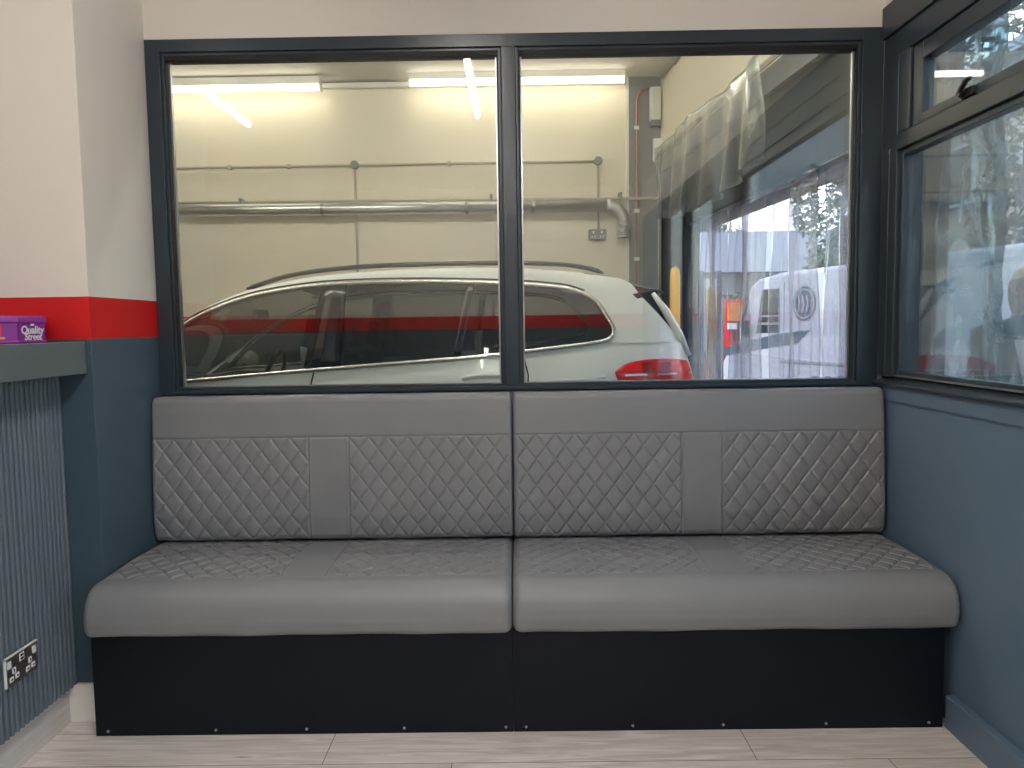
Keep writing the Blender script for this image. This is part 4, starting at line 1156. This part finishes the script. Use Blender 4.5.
# cloudy plastic sheets hung outside the side window
def sheet(x, y0, y1, z0, z1, m, label, seed, amp=0.012):
    rnd = random.Random(seed); ph = [rnd.uniform(0, 6) for _ in range(6)]
    rows = []
    for j in range(41):
        z = z0+(z1-z0)*j/40
        rows.append([(x+amp*math.sin(9*(y0+(y1-y0)*i/40)+3*z+ph[0])+amp*0.6*math.sin(23*(y0+(y1-y0)*i/40)-11*z+ph[1])+amp*0.35*math.sin(37*z+14*(y1-y0)*i/40+ph[2]), y0+(y1-y0)*i/40, z) for i in range(41)])
    o = one('plastic_sheet', loft(rows), M[m], label, 'plastic sheet', smooth=True)
    o.modifiers.new('thickness', 'SOLIDIFY').thickness = 0.0015
    return o
sheet(1.66, -0.40, -0.006, -0.12, 2.60, 'film', 'cloudy bluish plastic sheet hanging outside the side window, near its far post', 1)
sheet(1.70, -2.3, -0.24, -0.12, 2.60, 'film_light', 'thin clear plastic sheet hanging outside the side window in front of the person', 2)

# person outside the side window
def skin_body(name, joints, edges, m, parent, root_i=0, sub=2):
    me = bpy.data.meshes.new(name); off = orig(parent)
    me.from_pydata([Vector(j[0])-off for j in joints], edges, [])
    o = bpy.data.objects.new(name, me); C.objects.link(o); me.materials.append(m)
    md = o.modifiers.new('skin', 'SKIN'); md.use_smooth_shade = True
    sv = me.skin_vertices[0].data
    for i, j in enumerate(joints):
        r = j[1]; sv[i].radius = (r, r) if not isinstance(r, tuple) else r
    sv[root_i].use_root = True
    s = o.modifiers.new('sub', 'SUBSURF'); s.levels = sub; s.render_levels = sub
    if parent: o.parent = parent
    ORIG[o.name] = off
    return o
PX, PY, PG = 3.03, 1.50, -0.12
per = thing('person', 'person with blonde hair in a dark green coat standing outside the side window', 'person', (PX, PY, PG))
# local frame: the person faces towards the garage and a little to the camera
fw = Vector((-0.45, -0.89, 0)).normalized(); rt = Vector((fw.y, -fw.x, 0))
def W(f, r, z): return tuple(Vector((PX, PY, PG))+fw*f+rt*r+Vector((0, 0, z)))
J = []; Eg = []
def jv(f, r, z, rad): J.append((W(f, r, z), rad)); return len(J)-1
pel = jv(0, 0, 0.95, 0.135); wa = jv(0, 0, 1.12, 0.125); ch = jv(0.01, 0, 1.33, 0.145); nk = jv(0, 0, 1.47, 0.062); hd_ = jv(0.015, 0, 1.56, 0.060)
Eg += [(pel, wa), (wa, ch), (ch, nk), (nk, hd_)]
for s_ in (-1, 1):
    sh = jv(0, s_*0.175, 1.40, 0.062); el_ = jv(-0.02, s_*0.235, 1.12, 0.046); wr = jv(0.08, s_*0.20, 0.88, 0.030); hn = jv(0.11, s_*0.195, 0.81, 0.034)
    Eg += [(ch, sh), (sh, el_), (el_, wr), (wr, hn)]
    hp_ = jv(0, s_*0.095, 0.86, 0.095); kn = jv(0.02, s_*0.10, 0.48, 0.062); an = jv(0, s_*0.10, 0.09, 0.042); to = jv(0.13, s_*0.11, 0.045, 0.036)
    Eg += [(pel, hp_), (hp_, kn), (kn, an), (an, to)]
    for q in range(4):
        a = jv(0.125+0.004*q, s_*(0.180+0.011*q), 0.775, 0.009); b_ = jv(0.13, s_*(0.178+0.012*q), 0.735+0.006*abs(q-1.5), 0.0085); Eg += [(hn, a), (a, b_)]
    th = jv(0.15, s_*0.165, 0.80, 0.0095); th2 = jv(0.165, s_*0.16, 0.765, 0.0085); Eg += [(hn, th), (th, th2)]
skin_body('body', J, Eg, M['skin'], per)
# head with a face
hm = bmesh.new(); bmesh.ops.create_uvsphere(hm, u_segments=40, v_segments=28, radius=1.0)
for v in hm.verts:
    f, r, z = v.co.y*-1, v.co.x, v.co.z
    w_ = 1.0-0.22*max(0, -z)**1.3
    ff = f*0.098*(1.0 if f > 0 else 1.02)*(1-0.12*max(0, -z)); rr = r*0.076*w_; zz = z*0.118
    if f > 0:
        ff += 0.022*math.exp(-((r/0.16)**2+((z+0.12)/0.17)**2))                 # nose
        ff -= 0.012*(math.exp(-(((r-0.42)/0.2)**2+((z-0.08)/0.14)**2))+math.exp(-(((r+0.42)/0.2)**2+((z-0.08)/0.14)**2)))  # eye sockets
        ff += 0.007*math.exp(-((r/0.3)**2+((z+0.47)/0.07)**2)) + 0.006*math.exp(-((r/0.3)**2+((z+0.80)/0.12)**2))
    v.co = Vector(W(ff+0.02, rr, 1.615+zz))
hd_o = obj('head', hm, M['skin'], per, smooth=True)
for s_ in (-1, 1):
    bm = bmesh.new(); bmesh.ops.create_uvsphere(bm, u_segments=12, v_segments=8, radius=0.012, matrix=Matrix.Translation(W(0.098, s_*0.032, 1.625))); obj('eye', bm, M['sock_white'], hd_o, smooth=True)
    bm = bmesh.new(); bmesh.ops.create_uvsphere(bm, u_segments=10, v_segments=8, radius=0.006, matrix=Matrix.Translation(W(0.1065, s_*0.032, 1.625))); obj('iris', bm, M['jeans'], hd_o, smooth=True)
    obj('ear', T([W(0.005, s_*0.076, 1.635), W(-0.005, s_*0.086, 1.615), W(0.005, s_*0.077, 1.590)], [0.008, 0.012, 0.007], 8), M['skin'], hd_o, smooth=True)
obj('lips', T([W(0.106, -0.022, 1.5585), W(0.113, 0, 1.560), W(0.106, 0.022, 1.5585)], [0.002, 0.0055, 0.002], 8), M['flagred'], hd_o, smooth=True)
hm = bmesh.new(); bmesh.ops.create_uvsphere(hm, u_segments=48, v_segments=32, radius=1.0)
for v in list(hm.verts):
    f, r, z = -v.co.y, v.co.x, v.co.z
    a = math.atan2(r, f)
    wob = 1+0.03*math.sin(a*17+z*5)+0.02*math.sin(a*31)
    zz = z*0.13
    if z < 0: zz = z*(0.20 if f < 0.35 else 0.06)
    fr_ = 0.112 if f < 0 else 0.088
    v.co = Vector(W(f*fr_*wob+0.0, r*0.098*wob, 1.645+zz))
dele = [fc for fc in hm.faces if (lambda c: (c-Vector(W(0, 0, 1.6))).dot(fw) > 0.055 and c.z < PG+1.69)(fc.calc_center_median())]
bmesh.ops.delete(hm, geom=dele, context='FACES')
hr_ = obj('hair', hm, M['hair'], per, smooth=True); hr_.modifiers.new('thickness', 'SOLIDIFY').thickness = 0.012
# coat, top and trousers as clothing over the body
def ring_loft(rows, name, m):
    bm = loft([[W(cf+rf*math.cos(a), cr+rr_*math.sin(a), z) for a in [2*PI*k/24 for k in range(24)]] for cf, cr, rf, rr_, z in rows], close_u=True)
    return obj(name, bm, m, per, smooth=True)
c_ = ring_loft([(0, 0, 0.17, 0.22, 0.62), (0, 0, 0.165, 0.215, 0.85), (0, 0, 0.155, 0.20, 1.05), (0.01, 0, 0.165, 0.225, 1.25), (0.01, 0, 0.150, 0.235, 1.38), (0, 0, 0.110, 0.180, 1.45), (0, 0, 0.085, 0.10, 1.475), (-0.005, 0, 0.080, 0.085, 1.495)], 'coat', M['coat'])
for s_ in (-1, 1):
    obj('sleeve', T([W(0, s_*0.15, 1.40), W(0, s_*0.215, 1.38), W(-0.02, s_*0.25, 1.12), W(0.075, s_*0.205, 0.89)], [0.075, 0.085, 0.066, 0.050], 16), M['coat'], per, smooth=True)
    obj('trouser_leg', T([W(0, s_*0.095, 0.90), W(0.02, s_*0.10, 0.48), W(0, s_*0.10, 0.10)], [0.112, 0.082, 0.065], 16), M['jeans'], per, smooth=True)
    obj('shoe', T([W(-0.06, s_*0.10, 0.045), W(0.04, s_*0.10, 0.055), W(0.15, s_*0.11, 0.038), W(0.19, s_*0.11, 0.032)], [0.042, 0.052, 0.044, 0.022], 14), M['black'], per, smooth=True)
obj('pale_top', loft([[W(0.178+0.0*i, -0.045+0.09*i/4, 1.06), ] [0] for i in range(5)] and [[W(0.158+d_, (-0.03-0.02*j)+(0.06+0.04*j)*i/4, 1.05+0.10*j) for i in range(5)] for j, d_ in enumerate((0.003, 0.012, 0.018, 0.014))]), M['top'], per)

# ================================================================ LIGHT
wd = bpy.data.worlds.new('sky'); bpy.context.scene.world = wd; wd.use_nodes = True
nt = wd.node_tree; bg = nt.nodes['Background']
sky = nt.nodes.new('ShaderNodeTexSky'); sky.sky_type = 'NISHITA'; sky.sun_disc = False
sky.sun_elevation = math.radians(32); sky.sun_rotation = math.radians(60); sky.dust_density = 3.0; sky.air_density = 1.0; sky.altitude = 0
mixs = nt.nodes.new('ShaderNodeMix'); mixs.data_type = 'RGBA'; mixs.inputs['Factor'].default_value = 0.55
mixs.inputs['B'].default_value = (1.25, 1.32, 1.42, 1)
nt.links.new(sky.outputs['Color'], mixs.inputs['A']); nt.links.new(mixs.outputs['Result'], bg.inputs['Color']); bg.inputs['Strength'].default_value = 0.8
sun = bpy.data.lights.new('sun', 'SUN'); sun.energy = 4.0; sun.angle = math.radians(2); sun.color = (1, 0.96, 0.9)
so = bpy.data.objects.new('sun', sun); C.objects.link(so)
# from the street side, high and ahead
dirv = Vector((0.50, 0.45, -0.75)); so.rotation_euler = dirv.to_track_quat('-Z', 'Y').to_euler(); so.location = (8, 8, 10)

# ================================================================ CAMERA
cam = bpy.data.cameras.new('camera'); co = bpy.data.objects.new('camera', cam); C.objects.link(co)
F_ = Vector((-0.00747839, 0.99710051, -0.07572743)); R_ = Vector((0.99987359, 0.00639358, -0.01455756)); U_ = Vector((0.01403118, 0.07582673, 0.99702228))
mw = Matrix(((R_.x, U_.x, -F_.x, 0.0), (R_.y, U_.y, -F_.y, -3.0361), (R_.z, U_.z, -F_.z, 1.35), (0, 0, 0, 1)))
co.matrix_world = mw
cam.sensor_fit = 'HORIZONTAL'; cam.sensor_width = 36; cam.lens = 36*761.0634/1024
cam.clip_start = 0.05; cam.clip_end = 300
sc = bpy.context.scene
sc.camera = co
sc.view_settings.view_transform = 'Standard'; sc.view_settings.look = 'None'; sc.view_settings.gamma = 1
sc.view_settings.exposure = 0.5; sc.view_settings.use_curve_mapping = False
sc.cycles.max_bounces = 14; sc.cycles.transparent_max_bounces = 40; sc.cycles.diffuse_bounces = 5; sc.cycles.glossy_bounces = 6
sc.cycles.use_denoising = True
sc.cycles.caustics_reflective = False; sc.cycles.caustics_refractive = False
sc.cycles.sample_clamp_indirect = 6
